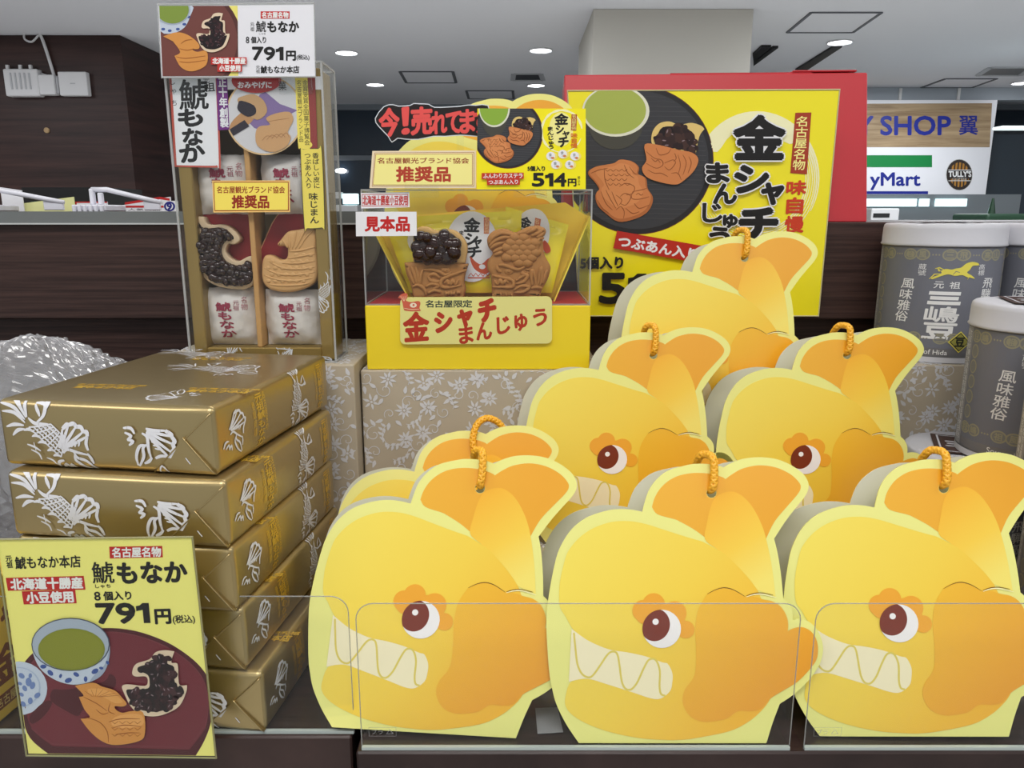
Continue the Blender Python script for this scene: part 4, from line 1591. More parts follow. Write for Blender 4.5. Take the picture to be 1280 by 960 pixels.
# ================================================================ TALL CLEAR DISPLAY BOX
YD = .655
F = Frame((at(327, 447, YD).x, YD, ZL), 0, 0)
XL, XR, HT = -.0625, .0625, F.uv(300, 77)[1]
XL = (F.uv(228, 440)[0] + F.uv(203, 80)[0]) / 2 + .004
XR = (F.uv(428, 447)[0] + F.uv(411, 75)[0]) / 2 - .006
DD = .046
r = thing('clear_display_box', 'tall clear acrylic box showing wrapped sweets and two fish-shaped samples', 'display box', F.M)
m = MB()
t = .0015
m.add(box(XL, XR, 0, t, .0, HT), ACR); m.add(box(XL, XL + t, t, DD, 0, HT), ACR); m.add(box(XR - t, XR, t, DD, 0, HT), ACR)
m.add(box(XL + t, XR - t, t, DD, HT - t, HT), ACR); m.add(box(XL + t, XR - t, t, DD, 0, t), ACR)
m.build('clear_case', r)
m = MB()
EC = clear('edge_light', (226, 230, 226), 1.2, .12, .03, .35)
for x in (XL, XR):
    for y in (0, DD):
        m.add(box(x - .0008, x + .0008, y - .0008, y + .0008, 0, HT), EC)
for z in (0.0008, HT):
    for y in (0, DD):
        m.add(box(XL, XR, y - .0008, y + .0008, z - .0008, z + .0008), EC)
    for x in (XL, XR):
        m.add(box(x - .0008, x + .0008, 0, DD, z - .0008, z + .0008), EC)
m.build('case_edges', r)
fd = lambda x, y: F.uv(x, y, .003)
# stickers on the case front
m = MB(); P = Pen(m, lambda x, y: F.uv(x, y), None, EPS)
P.warp = lambda u, v, h: (u, -.0004 - h, v)
GY = ink((248, 226, 100))
DR = ink((150, 44, 26))
P.poly([(265.5, 225.8), (362.5, 225.5), (362.8, 265), (267, 265.6)], ink((240, 200, 120)), 1)
P.poly([(267, 227.4), (361, 227.2), (361.2, 263.4), (268.5, 263.9)], DR, 2)
P.poly([(268, 228.4), (360.2, 228.2), (360.2, 262.4), (269.4, 262.8)], GY, 3)
P.line('名古屋観光ブランド協会', 271.5, 233, 356.5, 241.5, DR, 4, bold=.02)
P.line('推奨品', 290.5, 244.5, 336.5, 260, DR, 4, bold=.04)
m.build('recommended_sticker', r)


def inner(name, label, cat, mbs, group=None):
    r = thing(name, label, cat, F.M, group)
    return r


# gold tray with printed band (the sweets box itself)
g = thing('sweets_box', 'gold sweets box with white calligraphy band inside the tall clear box', 'sweets box', F.M)
gx0, gx1 = XL + .0022, XR - .0022
iw = .011
m = MB()
GT = mat('gold_tray', (160, 134, 78), 0.42, metal=0.55)
zt_ = HT - .004
m.add(box(gx0, gx0 + iw, .004, .040, .0016, zt_, .001, 1), GT)
m.add(box(gx1 - iw, gx1, .004, .040, .0016, zt_, .001, 1), GT)
m.add(box(gx0 + iw, gx1 - iw, .004, .040, .0016, .0125, .001, 1), GT)
m.add(box(gx0 + iw, gx1 - iw, .004, .040, zt_ - .008, zt_, .001, 1), GT)
P = Pen(m, None, lambda u, v, h: (u, .004 - h, v))
P.clip = [(gx1 - iw, 0), (gx1, 0), (gx1, zt_), (gx1 - iw, zt_)]
shachi(P, WINK, aff(gx1 - .006, .062, .00011, -100), 8, 1)
shachi(P, WINK, aff(gx1 - .010, .012, .00012, -80), 8, 1, 'tail')
P.clip = [(gx0, 0.0016), (gx1, 0.0016), (gx1, .0125), (gx0, .0125)]
shachi(P, WINK, aff(gx0 + .022, .008, .00011, 20), 8, 1, 'tail')
shachi(P, WINK, aff(gx1 - .030, .007, .00011, -170), 8, 1, 'tail')
m.build('gold_tray', g)
MB().add(box(gx0 + iw, gx1 - iw, .037, .0395, .012, zt_ - .008), mat('tray_back', (120, 100, 66), 0.6)).build('tray_back', g)
u_a, v_a = F.uv(313, 185, .012); u_b, v_b = F.uv(326, 438, .012)
MB().add(box((u_a + u_b) / 2 - .0022, (u_a + u_b) / 2 + .0022, .006, .036, .0126, v_a + .02, .0006, 1), mat('divider_tan', (196, 150, 92), 0.55)).build('divider', g)
# calligraphy band
BW = 0.0034
fb = lambda x, y: F.uv(x, y, BW)
wp = lambda u, v, h: (u, BW - h, v)
m = MB(); P = Pen(m, fb, wp)
P.poly([(212, 95.5), (403, 95.5), (403.5, 112), (212.5, 112)], ink((232, 230, 234)), 0)
P.poly(spline([(211.5, 96, 1), (271.5, 96, 1), (276, 203), (273, 208.5), (266, 209.5), (218, 208.5, 1)], 4), ink((196, 84, 70)), 1)
P.poly(spline([(214.5, 96, 1), (269.5, 96, 1), (273.6, 202), (271, 206), (265, 207.2), (221, 206.5, 1)], 4), CARD, 2)
P.text('鯱', (224, 100), (260, 99), (225, 137), BLACK, 3, bold=.018)
P.text('も', (222, 139), (251, 134), (225, 160), BLACK, 3, bold=.06)
P.text('な', (228, 162), (252, 160), (230, 182), BLACK, 3, bold=.06)
P.text('か', (224, 182), (254, 179), (227, 203), BLACK, 3, bold=.06)
P.text('元', (254, 96), (262, 96), (254, 104), BLACK, 3); P.text('祖', (255, 104), (268, 103), (256, 115), BLACK, 3, bold=.02)
P.text('し', (213, 98), (219, 98), (213, 106), BLACK, 3); P.text('ゃ', (214.5, 111), (220.5, 111), (214.5, 118), BLACK, 3); P.text('ち', (215, 125), (221, 125), (215, 132), BLACK, 3)
m.build('calligraphy_panel', g)
m = MB(); P = Pen(m, fb, wp)
P.poly([(270.5, 96), (284, 96), (287, 162), (273, 163)], ink((112, 38, 126)), 4)
P.column('正十年創製', 273.5, 97, 282.5, 160, CARD, 5, sl=2.5, bold=.04)
m.build('purple_strip', g)
m = MB(); P = Pen(m, fb, wp)
P.clip = [(281, 96), (394, 96), (400, 250), (281, 250)]
P.poly(ell(331, 144, 49, 50, 44), ink((226, 190, 140)), 2)
P.poly(ell(331, 144, 47, 48, 44), ink((212, 210, 214)), 3)
P.clip = ell(331, 144, 47, 48, 44)
P.poly([(325, 118), (332, 115), (350, 130), (372, 138), (350, 150), (345, 170), (318, 160), (308, 150)], ink((132, 110, 160)), 4)
P.poly(spline([(287, 160), (292, 150), (305, 140), (318, 148), (300, 164), (290, 168)], 3), ink((190, 142, 96)), 5)
P.poly([(287, 162), (306, 150), (312, 158), (292, 170)], ink((44, 38, 50)), 6)
P.poly(spline([(297, 125), (305, 120), (318, 118), (330, 126), (334, 140), (322, 150), (306, 140)], 3), ink((196, 156, 112)), 7)
P.poly(spline([(298, 130), (302, 126), (318, 132), (320, 142), (310, 146), (298, 138)], 3), ink((42, 36, 48)), 8)
P.poly(ell(318, 140, 4, 5), ink((200, 186, 176)), 5)
P.poly(spline([(320, 166), (325, 158), (338, 156), (333, 148), (345, 142), (362, 140), (367, 150), (360, 165), (364, 172), (356, 186), (338, 190), (322, 182)], 3), ink((206, 160, 112)), 9)
for k in range(5):
    P.stroke([(328 + k * 6, 176 - k), (334 + k * 6, 170 - k), (342 + k * 5, 172)], .8, ink((168, 118, 74)), 10, .4, 3)
P.stroke([(336, 152), (348, 150), (362, 148)], .8, ink((168, 118, 74)), 10, .4)
P.clip = [(281, 96), (394, 96), (400, 250), (281, 250)]
P.poly(ell(321, 101, 31, 15.5), ink((168, 42, 44)), 11)
P.clip = None
P.line('おみやげに', 298, 102.5, 340, 110.5, CARD, 12, bold=.04)
P.text('菓', (348, 102), (358, 102), (349, 113), BLACK, 12)
m.build('round_photo', g)
m = MB(); P = Pen(m, fb, wp)
P.poly([(384, 96), (394, 96), (397, 190), (388, 190)], ink((150, 60, 56)), 2)
P.poly(spline([(369, 97, 1), (384.5, 97, 1), (388, 180), (383, 186.5), (376, 185), (372.5, 178)], 4), GY, 4)
P.column('金賞受賞全国菓子博覧会', 378.5, 100, 384.5, 182, ink((70, 60, 30)), 5, sl=2.5)
P.column('名古屋観光ブランド品', 371.5, 100, 376.5, 178, ink((70, 60, 30)), 5, sl=2.5)
m.build('yellow_award_strip', g)
m = MB(); P = Pen(m, fb, wp)
P.poly(spline([(375.5, 190), (379, 186.5), (398, 185.5), (403, 189), (406.5, 280), (403, 285), (384, 286), (380, 282)], 4), ink((84, 74, 40)), 4)
P.poly(spline([(376.3, 190.5), (379.5, 187.2), (397.7, 186.3), (402.2, 189.6), (405.6, 279.8), (402.4, 284.2), (384.2, 285.2), (380.9, 281.6)], 4), GY, 5)
P.column('香ばしい皮に', 391, 191, 398, 236, ink((60, 52, 26)), 6, sl=1.5, bold=.02)
P.column('つぶあん入り', 381, 191, 388, 236, ink((60, 52, 26)), 6, sl=1.5, bold=.02)
P.column('味じまん', 386.5, 241, 396.5, 280, ink((50, 44, 22)), 6, sl=1.5, bold=.03)
P.poly(ell(384, 181, 6.5, 4.5), GY, 3)
m.build('yellow_flavour_label', g)


def pouch(w, d, h, seed, mats):
    """wrinkled paper pouch, front at y=0"""
    nx, nz = 22, 22
    vs = []; fs = []
    for side in (0, 1):
        for j in range(nz + 1):
            for i in range(nx + 1):
                a, b = i / nx * 2 - 1, j / nz * 2 - 1
                bulge = (1 - abs(a) ** 3) * (1 - abs(b) ** 4)
                n = noise.noise(Vector((a * 2.3 + seed, b * 2.3, side))) * .8 + abs(noise.noise(Vector((a * 5 + seed, b * 5, 3 + side))))
                y = d / 2 - (d / 2) * bulge * (1 if side == 0 else -1) * (1 - .0) - (.0022 * n if side == 0 else 0)
                xw = w / 2 * a * (1 - .04 * b * b + .03 * noise.noise(Vector((b * 3 + seed, 7, 0))))
                zz = h * (b + 1) / 2 + .0012 * noise.noise(Vector((a * 4, seed, 2))) * (b > .8)
                vs.append((xw, max(y, 0.0002), zz))
    n1 = (nx + 1) * (nz + 1)
    for j in range(nz):
        for i in range(nx):
            a = j * (nx + 1) + i
            fs.append((a, a + 1, a + nx + 2, a + nx + 1))
            fs.append((n1 + a, n1 + a + nx + 1, n1 + a + nx + 2, n1 + a + 1))
    return vs, fs


PAPER = mat('pouch_paper', (214, 208, 204), 0.6, bump=((90, 90, 90), .25, .001))
PURP = ink((150, 50, 74))


def warped(w, d, h, seed):
    def f(u, v, hh):
        a = max(-1, min(1, u / (w / 2))); b = max(-1, min(1, v / h * 2 - 1))
        bulge = (1 - abs(a) ** 3) * (1 - abs(b) ** 4)
        n = noise.noise(Vector((a * 2.3 + seed, b * 2.3, 0))) * .8 + abs(noise.noise(Vector((a * 5 + seed, b * 5, 3))))
        return (u, max(d / 2 - d / 2 * bulge - .0022 * n, .0002) - hh - .0004, v)
    return f


plab = ['white paper wrapped sweet behind the yellow sticker, left of the divider', 'white paper wrapped sweet behind the yellow sticker, right of the divider',
        'white paper wrapped sweet at bottom left of the gold tray', 'white paper wrapped sweet at bottom right of the gold tray']
YP = .010
for i, (x0, y0, x1, y1) in enumerate(((236, 192, 316, 268), (319, 192, 393, 268), (246, 362, 322, 434), (325, 364, 400, 434))):
    a = F.uv(x0, y0, YP); b = F.uv(x1, y1, YP)
    w = b[0] - a[0] - .001; h = a[1] - b[1]; d = .022
    rr = thing('wrapped_sweet', plab[i], 'wrapped sweet', F.M @ Matrix.Translation(((a[0] + b[0]) / 2, YP, max(b[1], .0128))), 'paper wrapped sweets in the gold tray')
    m = MB(); m.add(pouch(w, d, h, i * 3.1, None), PAPER, True)
    m.build('paper_wrap', rr)
    m = MB(); P = Pen(m, None, warped(w, d, h, i * 3.1), .0002)
    P.column('鯱もなか', -.009, h * .76, .0025, h * .14, PURP, 1, sl=.003, bold=.05)
    P.column('元祖', .006, h * .80, .0105, h * .62, PURP, 1)
    P.column('名物', .0125, h * .86, .0170, h * .62, ink((176, 110, 116)), 1)
    m.build('red_lettering', rr)

# the two fish-shaped wafer samples with red paper
WAF = mat('wafer_tan', (206, 160, 104), 0.6, bump=((400, 400, 400), .2, .0006))
WAFE = mat('wafer_edge', (212, 186, 152), 0.7)
BEANM = mat('bean_paste', (44, 24, 20), 0.10, coat=0.0, spec=0.55)
REDP = mat('red_paper', (136, 20, 22), 0.5)
REDE = mat('red_paper_edge', (206, 150, 110), 0.6)
c2 = lambda p: (190 + p[0] / 3.427, 180 + p[1] / 3.427)
YM = .006


def uvs(pts, Y):
    return [F.uv(p[0], p[1], Y) for p in pts]


def inset_scale(pts, k):
    cx = sum(p[0] for p in pts) / len(pts); cy = sum(p[1] for p in pts) / len(pts)
    return [(cx + (p[0] - cx) * k, cy + (p[1] - cy) * k) for p in pts]


def in_poly(x, y, pts):
    c = False
    for i in range(len(pts)):
        a, b = pts[i], pts[i - 1]
        if (a[1] > y) != (b[1] > y) and x < (b[0] - a[0]) * (y - a[1]) / (b[1] - a[1]) + a[0]:
            c = not c
    return c


def edge_dist(x, y, pts):
    d = 9
    for i in range(len(pts)):
        a, b = pts[i - 1], pts[i]
        vx, vy = b[0] - a[0], b[1] - a[1]
        q = vx * vx + vy * vy or 1e-9
        t = max(0, min(1, ((x - a[0]) * vx + (y - a[1]) * vy) / q))
        d = min(d, hypot(x - a[0] - t * vx, y - a[1] - t * vy))
    return d


def bean_heap(m, pts, n, r, y, seed, mt=BEANM, k=.6):
    rd = random.Random(seed)
    xs_ = [p[0] for p in pts]; zs_ = [p[1] for p in pts]
    done = 0; tries = 0; placed = []
    while done < n and tries < 6000:
        tries += 1
        x, z = rd.uniform(min(xs_), max(xs_)), rd.uniform(min(zs_), max(zs_))
        if not in_poly(x, z, pts) or edge_dist(x, z, pts) < r * .7:
            continue
        if any(hypot(x - a, z - b) < r * (1.15 if tries < 3000 else .8) for a, b in placed):
            continue
        placed.append((x, z))
        rot = Euler((rd.uniform(0, 3), rd.uniform(0, 3), rd.uniform(0, 3))).to_matrix()
        m.add(ball((x, y - rd.uniform(0, r * k), z), r * rd.uniform(1, 1.25), r * rd.uniform(.8, 1), r * rd.uniform(.8, 1), 12, 8, rot), mt, True)
        done += 1


SHL = [c2(p) for p in [(172, 322), (215, 312), (240, 345), (300, 345), (345, 365), (376, 408, 1), (352, 430), (325, 430), (314, 460), (335, 490), (370, 502), (412, 482), (438, 490), (440, 560), (432, 600), (395, 622), (330, 620), (260, 602), (212, 562), (185, 508, 1), (207, 500), (195, 440), (180, 400), (202, 375)]]
SHLc = [(SHL[i][0], SHL[i][1]) for i in range(len(SHL))]
rr = thing('wafer_sample', 'fish-shaped wafer sample filled with dark bean paste, left of the divider', 'sweet sample', F.M, 'fish-shaped wafer samples')
pts = uvs(spline(SHLc, 4), YM + .004)
m = MB(); m.add(pillow(pts, YM + .004, YM + .014, .0012), WAFE, True); m.build('wafer_shell', rr)
m = MB()
bean_pts = []
ctr = pts
lo = [p for p in pts]
fillp = uvs(spline([c2(p) for p in [(195, 335), (225, 360), (300, 358), (340, 385), (350, 408), (318, 415), (298, 455), (318, 500), (370, 520), (425, 505), (430, 585), (390, 608), (330, 606), (265, 585), (222, 545), (208, 470), (200, 410), (215, 375)]], 4), YM + .004)
m.add(pillow(fillp, YM + .0028, YM + .006, .0015), BEANM, True)
bean_heap(m, fillp, 70, .0036, YM + .0022, 8, k=.9)
m.build('bean_paste', rr)
redL = uvs(spline([(238, 294), (256, 264), (268, 256), (300, 258), (317, 288), (318, 322, 1), (312, 345), (285, 359), (262, 353), (243, 338)], 3), YM + .012)
m = MB(); m.add(prism(redL, YM + .0145, YM + .0152), REDP)
m.add(tube([(a, YM + .0146, b) for a, b in redL], .0005, 5, True), REDE)
m.build('red_paper', rr)
FSH = [c2(p) for p in [(704, 368), (660, 362), (622, 368), (580, 376), (552, 408), (536, 428), (545, 438), (566, 438), (580, 448), (576, 488), (548, 496), (512, 478), (482, 480), (470, 520), (474, 590), (510, 625), (580, 636), (650, 622), (700, 588), (712, 520), (704, 450)]]
rr = thing('wafer_sample', 'closed tan fish-shaped wafer sample, right of the divider', 'sweet sample', F.M, 'fish-shaped wafer samples')
pts = uvs(spline(FSH, 4), YM + .002)
m = MB(); m.add(pillow(pts, YM + .001, YM + .012, .003, 4), WAF, True)


def relief(m, strokes, conv, y, r, mt, seg=4, flat=.6):
    for q in strokes:
        p = spline(q, seg, False) if len(q) > 2 else q
        n = len(p)
        rs = [r * (1 - .55 * abs(2 * i / max(1, n - 1) - 1) ** 2) for i in range(n)]
        m.add(tube([(conv(*a)[0], y, conv(*a)[1]) for a in p], rs, 6), mt, True)


cc2 = lambda x, y: F.uv(*c2((x, y)), YM + .002)
relief(m, [[(690, 372), (660, 400), (630, 450)], [(660, 366), (640, 400), (615, 450)], [(620, 372), (612, 410), (602, 450)], [(586, 385), (592, 420), (590, 452)], [(560, 410), (575, 430), (582, 445)],
           [(590, 460), (640, 455), (700, 440)], [(585, 490), (640, 480), (700, 470)], [(560, 510), (630, 510), (700, 500)], [(500, 500), (560, 530), (640, 535), (700, 525)], [(482, 530), (540, 555), (620, 560), (700, 548)], [(480, 560), (540, 580), (620, 585), (690, 572)], [(500, 600), (560, 606), (640, 602), (680, 592)]],
       cc2, YM + .0012, .0011, WAF)
for j in range(5):
    for i in range(7):
        x, y = 500 + i * 30 + (j % 2) * 15, 475 + j * 28
        u, v = cc2(x, y)
        if in_poly(u, v, pts) and edge_dist(u, v, pts) > .004:
            m.add(ball((u, YM + .0014, v), .0026, .0011, .0020, 8, 6), WAF, True)
m.build('wafer_body', rr)
redR = uvs(spline([(318, 330), (330, 300), (345, 270), (368, 256), (380, 250), (391, 290), (393, 330), (388, 348), (360, 352), (335, 350), (322, 342)], 3), YM + .012)
m = MB(); m.add(prism(redR, YM + .0145, YM + .0152), REDP)
m.add(tube([(a, YM + .0146, b) for a, b in redR], .0005, 5, True), REDE)
m.build('red_paper', rr)

# price card clipped on top of the tall box
F2 = Frame((F.o.x, YD - .006, EYE), 0, 0)
F2 = Frame((F2.uv(296, 97)[0], YD - .006, EYE + F2.uv(296, 97)[1]), 0, 0)
q = [F2.uv(*p) for p in ((197.3, 5.7), (392.5, 4), (394.5, 96), (202, 97))]
r = thing('price_card', 'white price card with tea photo clipped on top of the tall clear box', 'price card', F2.M)
MB().add(prism(q, 0, .0008), mat('card_white', (232, 232, 238), 0.35, coat=0.2)).build('card', r)
m = MB().add(tube([(a, 0, b) for a, b in q], .0008, 6, True), EC); m.build('sleeve_rim', r)
MB().add(box(q[2][0] - .03, q[2][0] - .004, .0012, .0055, -.012, .012), ACR).build('clip', r)
MB().add(box(q[3][0] + .004, q[3][0] + .03, .0012, .0055, -.012, .012), ACR).build('clip', r)
f2c = lambda x, y: F2.uv(x, y)
k1 = lambda x, y: (180 + x / 4.923, y / 4.923)


def f3(P):
    C = [(199.5, 7.6), (297, 7.2), (298, 94.8), (203.5, 95.3)]
    P.poly(C, ink((236, 226, 120)), 1)
    P.clip = C
    P.poly([k1(*p) for p in ell(180, 250, 420, 370, 50)], ink((84, 44, 40)), 2)
    P.poly([k1(*p) for p in ell(180, 250, 395, 345, 50)], ink((112, 62, 56)), 3)
    P.poly([k1(*p) for p in spline([(60, 30), (290, 30), (285, 100), (250, 170), (180, 205), (100, 190)], 3)], PORC, 4)
    for x, y in ((120, 180), (160, 190), (210, 180), (250, 150), (275, 105)):
        P.poly([k1(*p) for p in ell(x, y, 12, 8)], BLUE, 5)
    P.poly([k1(*p) for p in ell(175, 60, 112, 95)], PORC2, 5)
    P.poly([k1(*p) for p in ell(178, 62, 100, 84)], ink((128, 150, 62), .35), 6)
    P.poly([k1(*p) for p in spline([(120, 225, 1), (200, 200), (270, 215), (335, 265), (340, 300), (300, 305), (330, 320), (388, 315), (385, 400), (300, 440), (230, 415), (190, 345, 1), (225, 320), (180, 255, 1)], 4)], TAN, 7)
    for a in ([(200, 350), (260, 360), (380, 345)], [(220, 380), (280, 385), (380, 372)], [(230, 270), (260, 250), (300, 245)], [(220, 300), (270, 310), (310, 300)]):
        P.stroke([k1(*p) for p in a], .9, TAN2, 8, .5, 4)
    T = lambda x, y: k1(325 + (x - 685) * .49, 80 + (y - 262) * .575)
    P.poly([T(*p) for p in spline(OMON, 4)], CRM, 9)
    P.poly([T(*p) for p in spline(OMONB, 4)], BEAN[2], 10)
    beans(P, [T(*p) for p in OMONB], 60, 6, 2.4, 11, BEAN)
    P.clip = None
    RB = ink((196, 50, 44), .4)
    P.rect(264.5, 72, 309, 81, RB, 13); P.rect(272.5, 81, 303, 90, RB, 13)
    P.line('北海道十勝産', 266.5, 73, 307.5, 80.2, WHITE, 14, bold=.05)
    P.line('小豆使用', 275, 82, 301, 89.2, WHITE, 14, bold=.05)


ptxt(r, 'printed_tea_picture', f3, f2c)


def f4(P):
    P.rect(325.8, 14.2, 362, 23.4, ink((196, 44, 44)), 1)
    P.line('名古屋名物', 327.5, 15.2, 360.5, 22.4, WHITE, 2, bold=.04)
    P.line('鯱', 320, 26.3, 332.5, 40, BLACK, 2, bold=.012); P.line('もなか', 334.5, 27, 373.5, 40, BLACK, 2, bold=.05)
    P.line('元', 313, 28, 318, 33, BLACK, 2); P.line('祖', 313, 34, 318, 39, BLACK, 2)
    P.line('しゃち', 324, 41, 332, 43.5, BLACK, 2)
    P.line('8', 307.5, 46, 311.5, 54, BLACK, 2, bold=.02); P.line('個入り', 314, 46, 332.5, 54, BLACK, 2, bold=.03)
    P.num('791', 315.5, 58.8, 354.5, 75.3, BLACK, 2, bold=.05)
    P.line('円', 358, 64, 369.5, 75.5, BLACK, 2, bold=.055)
    P.line('(税込)', 370.8, 68.5, 386.8, 75.5, BLACK, 2, bold=.02)
    P.line('元', 320, 82, 325, 86.5, BLACK, 2); P.line('祖', 320, 87, 325, 91.5, BLACK, 2)
    P.line('鯱もなか本店', 326, 82.5, 374, 91.5, BLACK, 2, bold=.03)


ptxt(r, 'lettering', f4, f2c)

# ================================================================ YELLOW SAMPLE CASE
YC = .668
F = Frame((at(598, 465, YC).x, YC, ZR + .0002), 0, 0)
cw = (at(739, 382, YC).x - at(456.5, 382, YC).x) / 2
hb = F.uv(598, 382)[1]; ht = F.uv(598, 237.5)[1]
CD = .118
r = thing('sample_case', 'yellow based clear display case holding two fish cakes', 'display case', F.M)
CY = mat('case_yellow', (240, 212, 30), 0.35, coat=0.15)
MB().add(box(-cw, cw, 0, CD, 0, hb, .0008, 1), CY).build('yellow_base', r)
MB().add(box(-cw + .003, cw - .003, .004, CD - .004, hb, hb + .0012), mat('case_red', (178, 26, 34), 0.5)).build('red_floor', r)
m = MB(); w = cw - .001
m.add(box(-w, w, .0008, .0022, hb, ht), ACR); m.add(box(-w, -w + .0014, .0022, CD - .002, hb, ht), ACR)
m.add(box(w - .0014, w, .0022, CD - .002, hb, ht), ACR); m.add(box(-w, w, CD - .002, CD - .0006, hb, ht), ACR)
m.build('clear_walls', r)
m = MB()
for x in (-w, w):
    for y in (.0015, CD - .001):
        m.add(box(x - .0007, x + .0007, y - .0007, y + .0007, hb, ht), EC)
for z in (hb + .0007, ht):
    for y in (.0015, CD - .001):
        m.add(box(-w, w, y - .0007, y + .0007, z - .0007, z + .0007), EC)
    for x in (-w, w):
        m.add(box(x - .0007, x + .0007, .0015, CD, z - .0007, z + .0007), EC)
m.build('wall_edges', r)
ff = lambda x, y: F.uv(x, y)
k8 = lambda x, y: (490 + x / 6.095, 360 + y / 6.095)
lq = rrect(66, 66, 1218, 422, 40)
m = MB(); m.add(prism([F.uv(*k8(x, y + (x - 640) * -.006)) for x, y in lq], -.0030, -.0003), mat('label_cream', (228, 222, 138), 0.4)); m.build('name_plate', r)
m = MB(); P = Pen(m, lambda x, y: F.uv(*k8(x, y)), lambda u, v, h: (u, -.0030 - h, v))
OR = ink((178, 52, 28)); DB = ink((50, 62, 56))
P.column('名', 262, 90, 322, 148, DB, 1, bold=.03); P.column('古', 330, 92, 390, 148, DB, 1, bold=.03); P.column('屋', 400, 90, 462, 148, DB, 1, bold=.03)
P.column('限', 472, 90, 536, 148, DB, 1, bold=.03); P.column('定', 545, 88, 608, 148, DB, 1, bold=.03)
P.text('金', (92, 192), (276, 178), (100, 402), OR, 1, bold=.045, n=8)
P.text('シ', (330, 190), (452, 182), (336, 332), OR, 1, bold=.075, n=8)
P.text('ャ', (503, 172), (604, 160), (512, 290), OR, 1, bold=.09, n=8)
P.text('チ', (660, 104), (780, 78), (672, 256), OR, 1, bold=.08, n=8)
P.text('ま', (512, 292), (612, 280), (520, 420), OR, 1, bold=.045, n=8)
P.text('ん', (640, 268), (752, 256), (650, 392), OR, 1, bold=.045, n=8)
P.text('じ', (800, 226), (892, 206), (806, 350), OR, 1, bold=.045, n=8)
P.text('ゅ', (934, 204), (1024, 192), (940, 324), OR, 1, bold=.045, n=8)
P.text('う', (1076, 166), (1172, 150), (1082, 288), OR, 1, bold=.045, n=8)
m.build('brown_lettering', r)
m = MB(); P = Pen(m, lambda x, y: F.uv(*k8(x, y)), lambda u, v, h: (u, -.0031 - h, v))
OR2 = ink((206, 96, 72))
P.poly(spline([(50, 70), (80, 42), (118, 38), (122, 66), (110, 92), (150, 104), (200, 96), (220, 110), (212, 150), (218, 172), (110, 170), (92, 150), (84, 110), (72, 80)], 3), OR2, 1)
P.poly(ell(166, 128, 26, 18), ink((240, 226, 200)), 2)
for k in range(5):
    P.stroke([(96, 98), (62 + k * 14, 52 - abs(k - 2) * 3 + 8)], 4, ink((240, 210, 170)), 2, .5)
P.stroke([(96, 150), (150, 160), (210, 158)], 5, ink((240, 210, 170)), 2, .4, 3)
P.poly(ell(168, 126, 8, 8), OR2, 3)
m.build('fish_drawing', r)
k4 = lambda x, y: (440 + x / 3.694, 220 + y / 3.694)
m = MB(); P = Pen(m, lambda x, y: F.uv(*k4(x, y)), lambda u, v, h: (u, .0004 - h, v))
P.poly([(40, 78), (264, 74), (266, 144), (42, 150)], CARD, 1)
P.frame(46, 84, 259, 140, 2.5, RED, 2)
P.line('北海道十勝産小豆使用', 50, 90, 255, 134, RED, 3, bold=.02)
m.build('red_lettered_sticker', r)
m = MB(); P = Pen(m, lambda x, y: F.uv(*k4(x, y)), lambda u, v, h: (u, -.0012 - h, v))
q = [F.uv(*k4(*p)) for p in ((18, 165), (298, 165), (300, 276), (20, 278))]
m.add(prism(q, -.0012, .0004), CARD)
P.line('見本品', 62, 188, 266, 254, RED, 1, bold=.05)
m.build('sample_sign', r)

# sample gift bag standing in the case
place_bag('yellow fish gift bag standing inside the sample case, its tail above the price signs', (629, 125), .737, ZR + hb + .0018, 0, 5, None)

# folded yellow tray in the case
r = thing('folded_tray', 'yellow folded card tray with slanted sides in the sample case', 'tray', F.M)
z0 = hb + .0014
m = MB(); TY = mat('tray_yellow', (250, 222, 74), 0.4)
y0, y1 = .022, .046


def slab(p0, p1, t):
    d = Vector((p1[0] - p0[0], p1[1] - p0[1])).normalized(); n = Vector((-d.y, d.x)) * t
    return [p0, p1, (p1[0] + n.x, p1[1] + n.y), (p0[0] + n.x, p0[1] + n.y)]


L0 = F.uv(513, 366, y0); L1 = F.uv(468, 288, y0); R0 = F.uv(692, 366, y0); R1 = F.uv(737, 270, y0)
L0 = (L0[0], z0); R0 = (R0[0], z0)
MB().add(prism(slab(L0, L1, .0012), y0, y1), TY).build('side_wall', r)
MB().add(prism(slab(R1, R0, .0012), y0, y1), TY).build('side_wall', r)
MB().add(prism([L0, L1, (L1[0] + .02, L1[1] + .012), (R1[0] - .02, R1[1] + .012), R1, R0], y1, y1 + .001), mat('tray_inside', (248, 212, 70), 0.5)).build('back_wall', r)

# individually packed cakes
FILM = mat('pack_film', (254, 238, 48), 0.22, coat=0.6, bump=((60, 60, 20), .25, .001))


